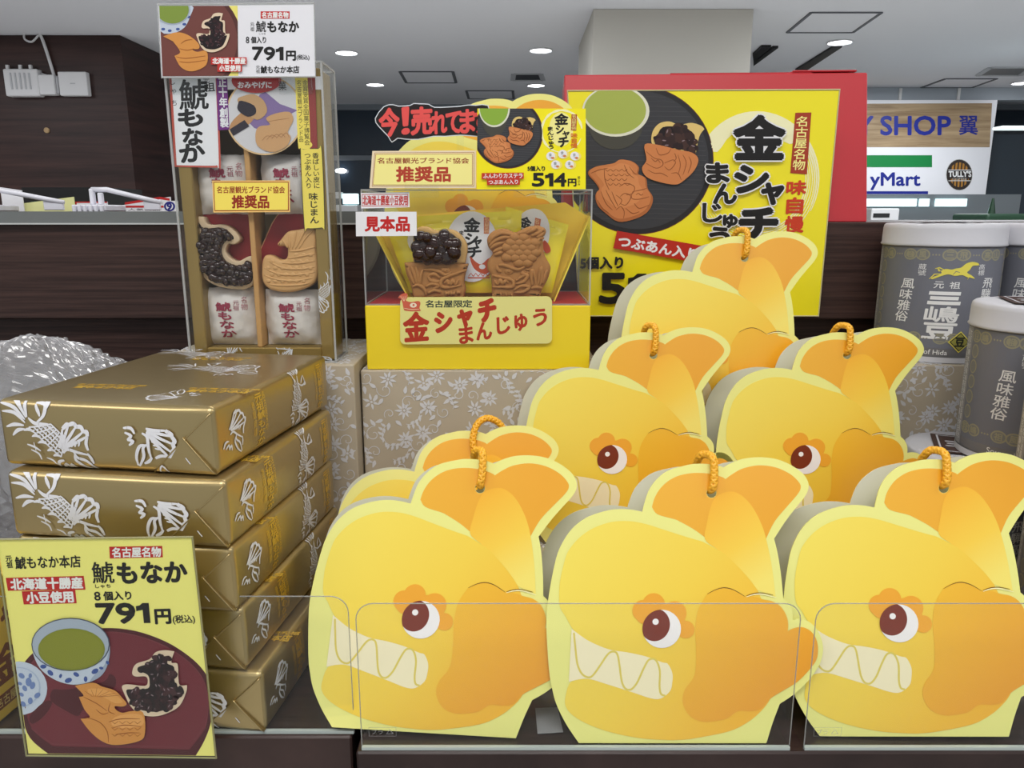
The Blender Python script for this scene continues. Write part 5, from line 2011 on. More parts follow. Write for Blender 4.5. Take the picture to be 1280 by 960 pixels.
def film_pack(label, quad, Y, seed, fn, dep=.006):
    q = [F.uv(*p, Y) for p in quad]
    cx = sum(p[0] for p in q) / 4; zb = min(p[1] for p in q)
    rr = thing('film_pack', label, 'wrapped cake', F.M @ Matrix.Translation((cx, Y, z0 + .0001)), 'yellow film packs in the sample case')
    dz = z0 + .0001
    nx, nz = 24, 20
    def S3(a, b, side):
        x = (q[3][0] * (1 - a) + q[2][0] * a) * (1 - b) + (q[0][0] * (1 - a) + q[1][0] * a) * b - cx
        z = (q[3][1] * (1 - a) + q[2][1] * a) * (1 - b) + (q[0][1] * (1 - a) + q[1][1] * a) * b - dz
        bl = (1 - abs(2 * a - 1) ** 3) * (1 - abs(2 * b - 1) ** 5) if b < .9 else 0
        n = noise.noise(Vector((a * 4 + seed, b * 3, 1))) * .5 + noise.noise(Vector((a * 12 + seed, b * 5, 2))) * .35
        y = (dep / 2) * bl * (-1 if side == 0 else 1) - (.0016 * n if side == 0 else -.0002)
        return (x, y, max(z, 0))
    vs = []; fs = []
    for side in (0, 1):
        for j in range(nz + 1):
            for i in range(nx + 1):
                vs.append(S3(i / nx, j / nz, side))
    n1 = (nx + 1) * (nz + 1)
    for j in range(nz):
        for i in range(nx):
            a = j * (nx + 1) + i
            fs.append((a, a + 1, a + nx + 2, a + nx + 1)); fs.append((n1 + a, n1 + a + nx + 1, n1 + a + nx + 2, n1 + a + 1))
    MB().add((vs, fs), FILM, True).build('film', rr)
    m = MB()
    def conv(px, py):
        u, v = F.uv(px, py, Y)
        return (u - cx, v - dz)
    P = Pen(m, conv, lambda u, v, h: (u, -dep / 2 - .0012 - h, v))
    fn(P)
    m.build('printed_label', rr)
    return rr


def pa(P):
    P.poly(ell(590, 308, 33, 44, 30), CARD, 1)
    P.text('金', (581, 272.5), (600.5, 273), (580, 289), BLACK, 2, bold=.05)
    P.text('シ', (582, 292), (597, 291), (583, 306), BLACK, 2, bold=.06)
    P.text('ャ', (591, 298), (602, 298), (591, 309), BLACK, 2, bold=.06)
    P.text('チ', (584, 309), (601, 308), (585, 322), BLACK, 2, bold=.06)
    P.column('まんじゅう', 574, 288, 580, 322, BLACK, 2, bold=.05)
    P.poly([(605, 271.5), (612, 271.5), (611.5, 292), (605, 292)], ink((206, 110, 70)), 2)
    P.column('名古屋名物', 606, 272, 611.3, 291.5, ink((250, 220, 170)), 3)
    O2 = ink((204, 84, 44))
    P.poly(spline([(588, 320), (594, 326), (602, 330), (612, 322), (616, 332), (608, 342), (596, 338), (590, 330)], 3), O2, 2)
    P.poly(ell(603, 333, 4, 3), CARD, 3)
    for k in range(5):
        P.stroke([(586 + k * 6, 345), (589 + k * 6, 341), (592 + k * 6, 345)], 1, O2, 2)
    P.rect(585, 346, 612, 347.5, O2, 2)


def pb(P):
    P.poly(ell(662, 296, 24, 36, 30, 15), CARD, 1)
    P.text('金', (652, 269), (665, 274), (649, 282), BLACK, 2, bold=.05)
    P.text('シ', (648, 285), (660, 288), (647, 296), BLACK, 2, bold=.06)
    P.poly([(669, 272), (676, 274), (674, 289), (667, 287)], ink((206, 110, 70)), 2)
    P.column('名物', 668.5, 274, 674, 287, ink((250, 220, 170)), 3)
    P.poly(spline([(680, 300), (686, 306), (688, 314), (682, 316), (678, 308)], 3), ink((204, 84, 44)), 2)


film_pack('front yellow film pack with white oval and black lettering', [(522, 270), (652, 263), (650, 366), (522, 366)], .030, 1.2, pa)
film_pack('tilted yellow film pack with its corner showing behind the right fish cake', [(632, 258), (711, 281), (690, 366), (640, 366)], .0365, 5.2, pb, .005)
film_pack('plain yellow film pack at the back left of the sample case', [(484, 288), (560, 268), (560, 366), (512, 366)], .0415, 9.2, lambda P: P.poly(ell(520, 300, 10, 14), CARD, 1), .004)

# fish cakes
CAKE = mat('cake_brown', (174, 120, 64), 0.65, spec=.3, bump=((500, 500, 500), .25, .0005))
CAKEI = mat('cake_crumb', (204, 162, 98), 0.7, bump=((400, 400, 400), .3, .0006))
rr = thing('fish_cake', 'whole brown fish-shaped cake sample with embossed scales and face', 'cake sample', F.M, 'fish cake samples')
kr = lambda x, y: F.uv(600 + x / 7.386, 250 + y / 7.386, .012)
pts = [kr(*p) for p in spline([(66, 360), (92, 310), (150, 276), (240, 266), (318, 300), (370, 282), (440, 250), (520, 240), (590, 255), (610, 290), (596, 330), (582, 350), (586, 450), (602, 520), (642, 590), (652, 640), (622, 740), (572, 830), (552, 905, 1), (110, 905, 1), (108, 800), (100, 700), (68, 640), (70, 570), (110, 510), (114, 480), (80, 440), (68, 400)], 3)]
yf = .009
m = MB(); m.add(pillow(pts, yf, .021, .004, 4), CAKE, True)
R1_ = .0019
relief(m, [[(84, 400), (120, 345), (200, 305), (300, 322)], [(86, 430), (140, 375), (220, 345), (285, 345)], [(96, 448), (150, 410), (220, 392)], [(120, 480), (170, 455), (215, 440)], [(130, 505), (175, 490), (212, 475)],
           [(330, 312), (420, 292), (470, 262)], [(400, 312), (480, 282), (530, 254)], [(470, 330), (540, 302), (586, 268)], [(520, 345), (560, 325), (592, 300)],
           [(170, 600), (220, 600), (280, 620), (350, 640), (420, 610)], [(160, 600), (165, 640), (200, 660)], [(110, 690), (200, 712), (285, 730), (310, 765), (290, 800), (200, 800), (115, 800)],
           [(135, 740), (162, 772), (188, 735), (212, 770), (238, 738), (264, 762)], [(330, 745), (390, 700), (440, 688), (405, 750), (330, 770)], [(310, 830), (380, 790), (450, 800), (400, 845), (310, 850)],
           [(420, 640), (470, 640)], [(420, 665), (465, 668)], [(482, 790), (472, 700), (480, 640), (505, 700), (520, 790)], [(532, 790), (548, 690), (562, 620), (572, 700), (552, 790)], [(576, 770), (600, 690), (622, 640)], [(470, 812), (520, 800), (575, 812)],
           [(190, 850), (200, 890)], [(240, 850), (245, 895)], [(290, 860), (300, 895)], [(380, 660), (400, 680), (440, 690)], [(590, 350), (545, 360), (525, 430), (530, 500)]],
       kr, yf - .0005, R1_, CAKE)
u, v = kr(268, 655)
m.add(ball((u, yf, v), .0042, .0014, .0034, 14, 8), CAKE, True); m.add(ball((u, yf - .0012, v), .0018, .0010, .0015, 10, 6), CAKE, True)
for j, yy in enumerate((345, 392, 438, 484, 530, 578)):
    for i in range(5):
        x = 250 + i * 74 + (j % 2) * 37
        if x > 520 - (20 if j > 3 else 0) or (j == 5 and x < 300) or (j == 0 and (x < 300 or x > 460)):
            continue
        u, v = kr(x, yy)
        m.add(ball((u, yf + .0004, v), .0056, .0034, .0042, 12, 8), CAKE, True)
m.build('cake_body', rr)
rr = thing('fish_cake', 'cut fish-shaped cake sample with glossy red beans heaped on top', 'cake sample', F.M, 'fish cake samples')
kl = lambda x, y: F.uv(500 + x / 7.383, 250 + y / 7.383, .012)
pts = [kl(*p) for p in spline([(40, 580, 1), (200, 572), (400, 580), (632, 592, 1), (604, 680), (592, 760), (606, 830), (585, 905, 1), (130, 905, 1), (90, 760), (58, 680)], 3)]
m = MB(); m.add(pillow(pts, yf, .020, .003, 4), CAKE, True)
relief(m, [[(75, 620), (105, 700), (140, 780)], [(110, 610), (140, 690), (160, 780)], [(150, 610), (170, 690), (175, 780)], [(215, 640), (195, 700), (190, 780)], [(120, 800), (170, 780), (230, 820), (245, 880)],
           [(220, 640), (300, 640), (370, 660), (420, 690), (480, 660)], [(260, 700), (290, 740), (350, 750), (390, 740)], [(260, 700), (320, 680), (370, 720)], [(240, 800), (300, 770), (360, 790), (300, 820)],
           [(620, 640), (540, 670), (450, 700), (395, 730), (380, 770), (400, 800), (480, 800), (570, 780)], [(410, 770), (440, 740), (465, 780), (490, 735), (515, 775), (545, 730)],
           [(260, 860), (320, 830), (380, 850)], [(420, 840), (440, 870), (460, 840)], [(470, 840), (490, 870), (510, 840)], [(530, 830), (545, 860), (560, 830)]], kl, yf - .0005, R1_, CAKE)
u, v = kl(420, 650)
m.add(ball((u, yf, v), .0045, .0014, .003, 14, 8), CAKE, True); m.add(ball((u, yf - .0012, v), .0018, .0010, .0013, 10, 6), CAKE, True)
m.build('cake_body', rr)
pts = [kl(*p) for p in spline([(120, 590, 1), (112, 420), (140, 270), (240, 245), (330, 282), (420, 266), (520, 290), (595, 365), (622, 450), (600, 590, 1)], 3)]
m = MB(); m.add(pillow(pts, .0125, .0205, .003, 4), CAKEI, True); m.build('cake_crumb', rr)
m = MB()
bp = [kl(*p) for p in spline([(135, 578, 1), (120, 440), (165, 300), (250, 300), (320, 310), (440, 290), (545, 370), (560, 470), (525, 575, 1)], 3)]
m.add(pillow(bp, .0085, .013, .003), BEANM, True)
bean_heap(m, bp, 34, .0064, .0080, 3, k=.8)
m.build('red_beans', rr)

# cards on the case rim
YR = YC - .0035
F3 = Frame((F.o.x, YR, ZR + ht), 0, 0)
k3 = lambda x, y: (440 + x / 4.129, 110 + y / 4.129)
r = thing('award_card', 'cream card with red double border clipped left on the sample case rim', 'sign card', F3.M)
q = [F3.uv(*k3(*p)) for p in ((105, 325), (640, 322), (640, 517), (90, 517))]
MB().add(prism(q, 0, .001), ink((240, 222, 190))).build('card', r)
m = MB(); P = Pen(m, lambda x, y: F3.uv(*k3(x, y)))
P.poly([(117, 334), (630, 331), (630, 508), (103, 508)], DR, 1); P.poly([(119, 336), (628, 333), (628, 506), (105, 506)], ink((244, 226, 170)), 2)
P.poly([(122, 342), (622, 339), (622, 501), (108, 501)], DR, 3); P.poly([(124, 344), (620, 341), (620, 499), (110, 499)], CREAM, 4)
P.line('名古屋観光ブランド協会', 132, 360, 604, 390, DR, 5, bold=.02)
P.line('推奨品', 230, 408, 508, 482, ink((182, 62, 40)), 5, bold=.045)
m.build('red_lettering', r)
m = MB(); u0, v0 = F3.uv(*k3(360, 500)); m.add(box(u0 - .014, u0 + .014, -.0012, -.00011, -.002, .006), ACR); m.add(box(u0 - .014, u0 + .014, .0012, .0034, -.006, .006), ACR); m.build('clip', r)

r = thing('price_card', 'small yellow price card with cakes photo on the sample case rim', 'price card', F3.M)
q = [F3.uv(*k3(*p)) for p in ((648, 108), (1205, 108), (1205, 523), (645, 523))]
YB = ink((250, 236, 20), .35)
MB().add(prism(q, -.0022, -.0012), YB).build('card', r)
m = MB(); u0, v0 = F3.uv(*k3(920, 500)); m.add(box(u0 - .014, u0 + .014, -.0011, .0034, -.006, .004), ACR); m.build('clip', r)
CK = ink((206, 128, 74), .4); CK2 = ink((150, 84, 40), .4); PLT = ink((58, 58, 62), .35); PLT2 = ink((40, 38, 40), .35)


def plate_scene(P, T, clipq, plate, cup, c1, c2_, lay=1, sw=1.0):
    """printed photo: dark round tray, green tea and two fish cakes; c1, c2_ map cake drawing units"""
    P.clip = clipq
    P.poly(ell(*plate[:4], 60), ink((110, 52, 36), .35), lay)
    P.poly(ell(plate[0], plate[1], plate[2] - 1.2 * sw, plate[3] - 1.2 * sw, 60), PLT2, lay + 1)
    P.poly(ell(plate[0], plate[1], plate[2] * .93, plate[3] * .93, 60), PLT, lay + 2)
    for k in range(26):
        yy = plate[1] - plate[3] * .85 + k * plate[3] * 1.7 / 26
        hw = plate[2] * .9 * math.sqrt(max(0, 1 - ((yy - plate[1]) / (plate[3] * .93)) ** 2))
        P.stroke([(plate[0] - hw, yy), (plate[0] - hw * .3, yy + sw), (plate[0] + hw * .4, yy), (plate[0] + hw, yy + sw)], .7 * sw, ink((78, 78, 80), .35), lay + 3, 0, 0)
    P.poly(ell(cup[0], cup[1] + cup[3] * .55, cup[2] * .8, cup[3] * .95), ink((72, 70, 62), .35), lay + 4)
    P.poly(ell(cup[0], cup[1], cup[2], cup[3], 40), ink((226, 226, 206), .35), lay + 5)
    P.poly(ell(cup[0] - cup[2] * .02, cup[1] - cup[3] * .02, cup[2] * .92, cup[3] * .92, 40), cup[4], lay + 6)
    CO = [(22, 560), (60, 525), (130, 510), (180, 500), (220, 478), (290, 490), (328, 525), (325, 565), (370, 590), (380, 650), (410, 700), (405, 750), (370, 800), (300, 835), (205, 850), (130, 800), (80, 750), (68, 690), (90, 660), (70, 620)]
    P.poly([c1(*p) for p in spline(CO, 4)], ink((178, 104, 56), .4), lay + 8)
    P.poly([c1(p[0] - 3, p[1] - 8) for p in spline(inset_scale(CO, .95), 4)], CK, lay + 8.3)
    P.poly([c1(p[0] - 8, p[1] - 24) for p in spline(inset_scale(CO, .72), 4)], ink((216, 140, 84), .4), lay + 8.6)
    S1 = [[(120, 530), (125, 600), (150, 660)], [(100, 670), (130, 740), (170, 780)], [(130, 660), (160, 720), (190, 770)], [(165, 670), (185, 720), (205, 760)], [(80, 720), (110, 770), (150, 800)], [(210, 640), (250, 620), (300, 640), (290, 680), (250, 690)], [(290, 670), (340, 660), (375, 650)], [(290, 670), (285, 710), (330, 715), (390, 700)],
          [(215, 700), (245, 680), (280, 700), (250, 750), (215, 740)], [(190, 690), (225, 720), (210, 750)], [(300, 740), (330, 770), (390, 750)], [(250, 770), (290, 800), (330, 790)], [(190, 780), (220, 760), (240, 790), (235, 830)], [(270, 520), (300, 560), (325, 565)], [(240, 510), (262, 560), (300, 590)], [(40, 560), (90, 540), (140, 530)], [(310, 690), (325, 680), (340, 692), (352, 682)]]
    for q in S1:
        P.stroke([c1(*p) for p in q], 1.3 * sw, CK2, lay + 9, .5, 4)
    for j in range(4):
        for i in range(4):
            x, y = 140 + i * 34 + (j % 2) * 17, 535 + j * 28
            P.stroke([c1(x - 16, y), c1(x, y + 13), c1(x + 16, y)], 1.0 * sw, CK2, lay + 9, .4, 3)
    P.poly([c2_(*p) for p in spline([(405, 380), (410, 310), (450, 262), (510, 250), (570, 270), (640, 258), (700, 275), (720, 296, 1), (690, 340), (668, 445, 1), (560, 430), (450, 400)], 4)], ink((226, 196, 120), .4), lay + 8)
    bp_ = [(430, 385), (440, 330), (470, 285), (540, 280), (600, 290), (660, 330), (660, 430), (600, 420), (520, 405)]
    P.poly([c2_(*p) for p in spline(bp_, 3)], BEAN[2], lay + 10)
    s = hypot(c2_(1, 0)[0] - c2_(0, 0)[0], c2_(1, 0)[1] - c2_(0, 0)[1])
    beans(P, [c2_(*p) for p in bp_], 46, 9, 30 * s, lay + 11, [ink((52, 32, 30), .35), ink((40, 24, 24), .35), ink((66, 42, 36), .35)])
    P.poly([c2_(*p) for p in spline([(362, 388), (450, 392), (560, 420), (642, 436), (682, 475), (660, 540), (600, 600), (545, 628), (440, 610), (370, 580), (345, 530), (372, 480)], 4)], CK, lay + 13)
    P.poly([c2_(*p) for p in spline([(385, 405), (450, 408), (560, 436), (640, 455), (650, 500), (560, 520), (440, 510), (380, 460)], 4)], ink((216, 140, 84), .4), lay + 13.3)
    for q in [[(430, 410), (450, 450), (500, 440), (520, 410)], [(370, 430), (420, 470), (460, 480), (470, 510), (430, 530), (370, 500)], [(400, 470), (425, 490), (440, 480), (455, 500)], [(480, 500), (530, 480), (545, 500), (510, 540), (480, 520)], [(560, 450), (575, 510), (560, 570)], [(590, 450), (610, 500), (590, 570)], [(625, 460), (640, 500), (620, 560)], [(380, 540), (420, 560), (460, 560), (500, 580)], [(520, 560), (560, 560), (580, 600)], [(540, 440), (550, 470), (535, 490)]]:
        P.stroke([c2_(*p) for p in q], 1.3 * sw, CK2, lay + 14, .5, 4)
    P.clip = None


def f5(P):
    c1 = lambda x, y: (660 + (x - 22) * .45, 244 + (y - 478) * .39)
    c2_ = lambda x, y: (803 + (x - 345) * .385, 150 + (y - 250) * .395)
    plate_scene(P, None, [(648, 108), (1205, 108), (1205, 523), (645, 523)], (805, 235, 180, 182), (735, 108, 80, 96, ink((140, 176, 60), .35)), c1, c2_, 1, 3.2)


ptxt(r, 'printed_cake_picture', f5, lambda x, y: F3.uv(*k3(x, y)), EPS, -.0022)


def f6(P):
    P.clip = None
    for k in range(12):
        a = 20 + k * 27
        P.stroke([(1082 + 104 * cos(radians(a + t)), 225 + 108 * sin(radians(a + t))) for t in range(0, 40, 6)], 13 if 120 < a < 330 else 7, ink((250, 246, 190)), 1, .6)
    P.poly(ell(1078, 215, 62, 88), ink((248, 240, 150)), 1)
    P.text('金', (1046, 136), (1114, 134), (1046, 190), BLACK, 3, bold=.05)
    P.text('シ', (1052, 196), (1090, 194), (1054, 236), BLACK, 3, bold=.06)
    P.text('ャ', (1086, 226), (1120, 224), (1088, 258), BLACK, 3, bold=.06)
    P.text('チ', (1064, 258), (1114, 254), (1066, 306), BLACK, 3, bold=.06)
    P.column('まんじゅう', 1006, 200, 1036, 318, BLACK, 3, sl=6, bold=.05)
    P.poly([(1132, 138), (1160, 138), (1156, 222), (1129, 220)], ink((176, 70, 36)), 2)
    P.column('名古屋名物', 1135, 140, 1156, 219, CREAM, 3, sl=-2)
    P.column('味自慢', 1130, 234, 1160, 312, ink((222, 120, 30)), 3, bold=.04)
    for x, y in ((1025, 352), (1086, 342), (1148, 352), (1050, 396), (1122, 396)):
        P.poly(ell(x + 4, y + 2, 30, 23), ink((246, 226, 120)), 2)
        P.poly(ell(x, y, 22, 22), CARD, 3)
        P.text('金', (x - 10, y - 14), (x + 6, y - 14), (x - 10, y), BLACK, 4)
        P.text('シ', (x - 6, y), (x + 6, y), (x - 6, y + 12), BLACK, 4)
        P.poly(ell(x + 10, y + 10, 8, 6), ink((210, 130, 80)), 4)
    P.text('5個入り', (906, 404), (995, 404), (906, 429), BLACK, 3, bold=.05)
    P.num('514', 930, 440, 1104, 508, BLACK, 3, bold=.055, n=8)
    P.text('円', (1114, 470), (1156, 470), (1114, 507), BLACK, 3, bold=.05)
    P.column('税込み', 1164, 455, 1176, 505, BLACK, 3)
    P.poly([(670, 440), (886, 438), (886, 470), (670, 472)], ink((196, 52, 34)), 16)
    P.poly([(696, 472), (866, 470), (866, 500), (698, 502)], ink((196, 52, 34)), 16)
    P.text('ふんわりカステラ', (678, 444), (880, 442), (678, 467), WHITE, 17, bold=.03)
    P.text('つぶあん入り', (706, 476), (856, 474), (706, 498), WHITE, 17, bold=.03)


ptxt(r, 'lettering', f6, lambda x, y: F3.uv(*k3(x, y)), EPS, -.0022)

r = thing('cutout_sign', 'black cut-out sign with red lettering above the cream card', 'sign', F3.M)
BL = [(122, 158), (166, 98), (210, 88), (240, 96), (300, 92), (318, 82), (350, 84), (395, 86), (425, 102), (500, 100), (560, 96), (600, 90), (640, 92), (700, 92), (712, 170), (700, 250), (640, 246), (560, 240), (480, 246), (420, 246), (340, 262), (270, 260), (234, 256), (206, 276), (188, 246), (140, 196)]
YZ = .0020
ku = lambda x, y: F3.uv(*k3(x, y), YZ)
cx_, cy_ = 420, 172
def grow(pts, g):
    o = []
    n = len(pts)
    for i in range(n):
        a, b = pts[i - 1], pts[(i + 1) % n]
        d = Vector((b[0] - a[0], b[1] - a[1])).normalized()
        o.append((pts[i][0] + d.y * g, pts[i][1] - d.x * g))
    return o
m = MB(); m.add(prism([ku(*p) for p in spline(grow([(p[0], p[1]) for p in BL], 5), 2)], YZ + .0004, YZ + .0012), ink((220, 226, 232))); m.build('white_outline', r)
m = MB(); P = Pen(m, ku, lambda u, v, h: (u, YZ + .0003 - h, v))
P.poly(spline([(p[0], p[1]) for p in BL], 2), ink((26, 14, 14)), 1)
RD2 = ink((232, 84, 80), .4)
for ch, x0, x1, y0, y1 in (('今', 142, 240, 106, 250), ('！', 258, 292, 102, 238), ('売', 306, 410, 100, 240), ('れ', 412, 486, 122, 236), ('て', 486, 560, 124, 234), ('ま', 558, 630, 112, 232), ('す', 628, 700, 110, 236)):
    P.text(ch, (x0, y0 + 4), (x1, y0 - 2), (x0 + 2, y1), RD2, 2, bold=.045, n=8)
m.build('red_lettering', r)
m = MB(); u0, v0 = F3.uv(*k3(560, 500)); m.add(box(u0 - .003, u0 + .003, YZ + .0013, YZ + .0023, -.012, F3.uv(*k3(560, 230))[1]), ACR); m.build('support_strip', r)

# ================================================================ LARGE POSTER AND RED GIFT BOX
YPo = .788
F = Frame((at(880, 395, YPo).x, YPo, at(880, 395, YPo).z), 0, 0)
q = [F.uv(*p) for p in ((709.5, 113.5), (1049.5, 112), (1023, 395), (724, 395))]
r = thing('poster', 'large yellow laminated poster of cakes and tea against the red box', 'poster', F.M)
PYY = mat('poster_yellow', (246, 232, 28), 0.3, coat=0.3)
MB().add(prism(q, 0, .0008), PYY).build('sheet', r)
e = q
MB().add(tube([(a, 0, b) for a, b in e], .0010, 6, True), mat('laminate_rim', (204, 196, 150), 0.25)).build('laminate_rim', r)
fp = lambda x, y: F.uv(x, y)
kp = lambda x, y: (730 + x / 4.8, 100 + y / 4.8)
CQ = [(709.5, 114), (1049, 112.5), (1023, 394.5), (724, 394.5)]
ptxt(r, 'printed_cake_picture', lambda P: plate_scene(P, None, CQ, (797, 200, 95, 93), (769.5, 139, 42, 32, ink((168, 180, 84), .35)), kp, kp, 1, .8), fp, .00018)


def f7(P):
    k5 = lambda x, y: (700 + x / 3, 80 + y / 3)
    WB = ink((246, 242, 196))
    for k in range(7):
        rx, ry = 232 - k * 8, 246 - k * 8
        a0, a1 = (150 + k * 7, 395 - k * 9) if k < 5 else (-60, 140)
        P.stroke([k5(738 + rx * cos(radians(a)), 428 + ry * sin(radians(a))) for a in range(int(a0), int(a1), 6)], 3.4 if k < 4 else 1.6, WB, 1, .7)
    for k in range(4):
        P.stroke([k5(738 + (226 - k * 9) * cos(radians(a)), 428 + (240 - k * 9) * sin(radians(a))) for a in range(-20 - k * 8, 150, 6)], 1.2, WB, 1, .6)
    P.poly([k5(*p) for p in spline([(560, 300), (640, 220), (740, 190), (840, 215), (900, 270), (860, 300), (760, 250), (650, 260), (590, 330)], 3)], WB, 1)
    O = dict(outline=CARD, ow=.05)
    def ch(c, x0, y0, x1, y1, sl=0, b=.05, ow=.05, sk=0):
        P.text(c, k5(x0, y0), k5(x1, y0 - sk), k5(x0 + sl, y1), BLACK, 20, bold=b, n=8, outline=CARD, ow=ow + b)
    ch('金', 652, 200, 836, 354, 0, .06, .035)
    ch('シ', 655, 385, 775, 480, 0, .075, .06)
    ch('ャ', 755, 450, 832, 524, 0, .085, .06)
    ch('チ', 672, 545, 806, 655, 4, .08, .05)
    ch('ま', 546, 374, 626, 444, 4, .07, .06)
    ch('ん', 572, 452, 656, 522, 2, .06, .05)
    ch('じ', 533, 524, 604, 592, 0, .045, .05)
    ch('ゅ', 610, 566, 660, 612, 0, .08, .07)
    ch('う', 560, 614, 630, 680, 0, .07, .06)
    P.poly([k5(882, 183), k5(942, 182), k5(925, 414), k5(863, 409)], ink((166, 58, 34)), 3)
    P.column('名古屋名物', *k5(889, 196), *k5(930, 400), CREAM, 4, sl=-4.2, bold=.02)
    RT_ = ink((206, 62, 30))
    P.text('味', k5(852, 440), k5(924, 438), k5(848, 490), RT_, 4, bold=.05)
    P.text('自', k5(852, 502), k5(912, 502), k5(848, 560), RT_, 4, bold=.05)
    P.text('慢', k5(846, 572), k5(914, 572), k5(842, 630), RT_, 4, bold=.05)
    P.poly([k5(212, 625), k5(529, 681), k5(516, 745), k5(198, 690)], ink((186, 40, 28)), 22)
    P.text('つぶあん入り', k5(222, 643), k5(512, 694), k5(216, 683), CARD, 23, bold=.05)
    P.text('5個入り', k5(76, 724), k5(234, 722), k5(76, 768), BLACK, 20, bold=.055)
    P.num('514', 749.4, 341.7, 842, 378.5, BLACK, 20, bold=.06, n=8)
    P.text('円', k5(415, 820), k5(480, 820), k5(415, 892), BLACK, 20, bold=.05)


ptxt(r, 'lettering', f7, fp, .00016)

YG = .81
F = Frame((at(895, 270, YG).x, YG, EYE - .0080), -2.5, 13)
wL = F.uv(705, 150)[0]; wR = F.uv(1084, 180)[0]; hT = F.uv(890, 92)[1]
r = thing('red_gift_box', 'large red gift box standing behind the yellow poster', 'gift box', F.M)
RB_ = mat('red_box', (188, 26, 40), 0.45, coat=0.05)
ln = hT * tan(radians(13))
F.R = Matrix.Rotation(radians(-2.5), 3, 'Z'); F.M = Matrix.Translation(F.o) @ F.R.to_4x4(); r.matrix_world = F.M
hT *= cos(radians(13))
m = MB().add(box(wL, wR, 0, .135, .0004, hT, .0012, 2), RB_)
m.v = [(p[0], p[1] + ln * p[2] / hT * (1 - p[1] / .135), p[2]) for p in m.v]
m.build('carton', r)
m = MB()
m.add(box(wL + .11, wR - .055, ln + .002, ln + .05, hT, hT + .0012), RB_)
m.add(box(wR - .075, wR - .01, ln + .001, ln + .045, hT + .0012, hT + .003, .0006, 1), RB_)
m.build('lid_flap', r)
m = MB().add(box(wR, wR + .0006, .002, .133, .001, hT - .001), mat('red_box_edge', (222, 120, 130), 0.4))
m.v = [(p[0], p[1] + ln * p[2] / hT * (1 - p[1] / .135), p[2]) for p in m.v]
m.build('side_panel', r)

# ================================================================ GREY TINS
TG = mat('tin_grey', (124, 124, 128), 0.5)
TGB = ink((150, 148, 140), .5)
TGL = ink((142, 142, 144), .5)
TW = mat('tin_paper_white', (196, 196, 202), 0.6, bump=((70, 70, 70), .3, .001))
TLET = ink((232, 232, 232), .5)
TORN = ink((150, 146, 122), .5)
TYEL = ink((226, 214, 90), .5)
TBR = ink((70, 48, 42), .5)
TWd, TDp, THt = .103, .103, .126
RC = .0514


def rsq(w, d, rc, n=14):
    return rrect(-w / 2, -d / 2, w / 2, d / 2, rc, n)


def side_map(w, d, rc):
    """arc-length map of a rounded square, u=0 at the middle of the front"""
    hw = w / 2 - rc
    L = rc * pi / 2
    def f(u, v, h):
        s = -1 if u < 0 else 1
        a = abs(u)
        if a <= hw:
            return (u, -d / 2 - h, v)
        if a <= hw + L:
            t = (a - hw) / rc
            return (s * (hw + (rc + h) * sin(t)), -d / 2 + rc - (rc + h) * cos(t), v)
        return (s * (w / 2 + h), -d / 2 + rc + (a - hw - L), v)
    return f


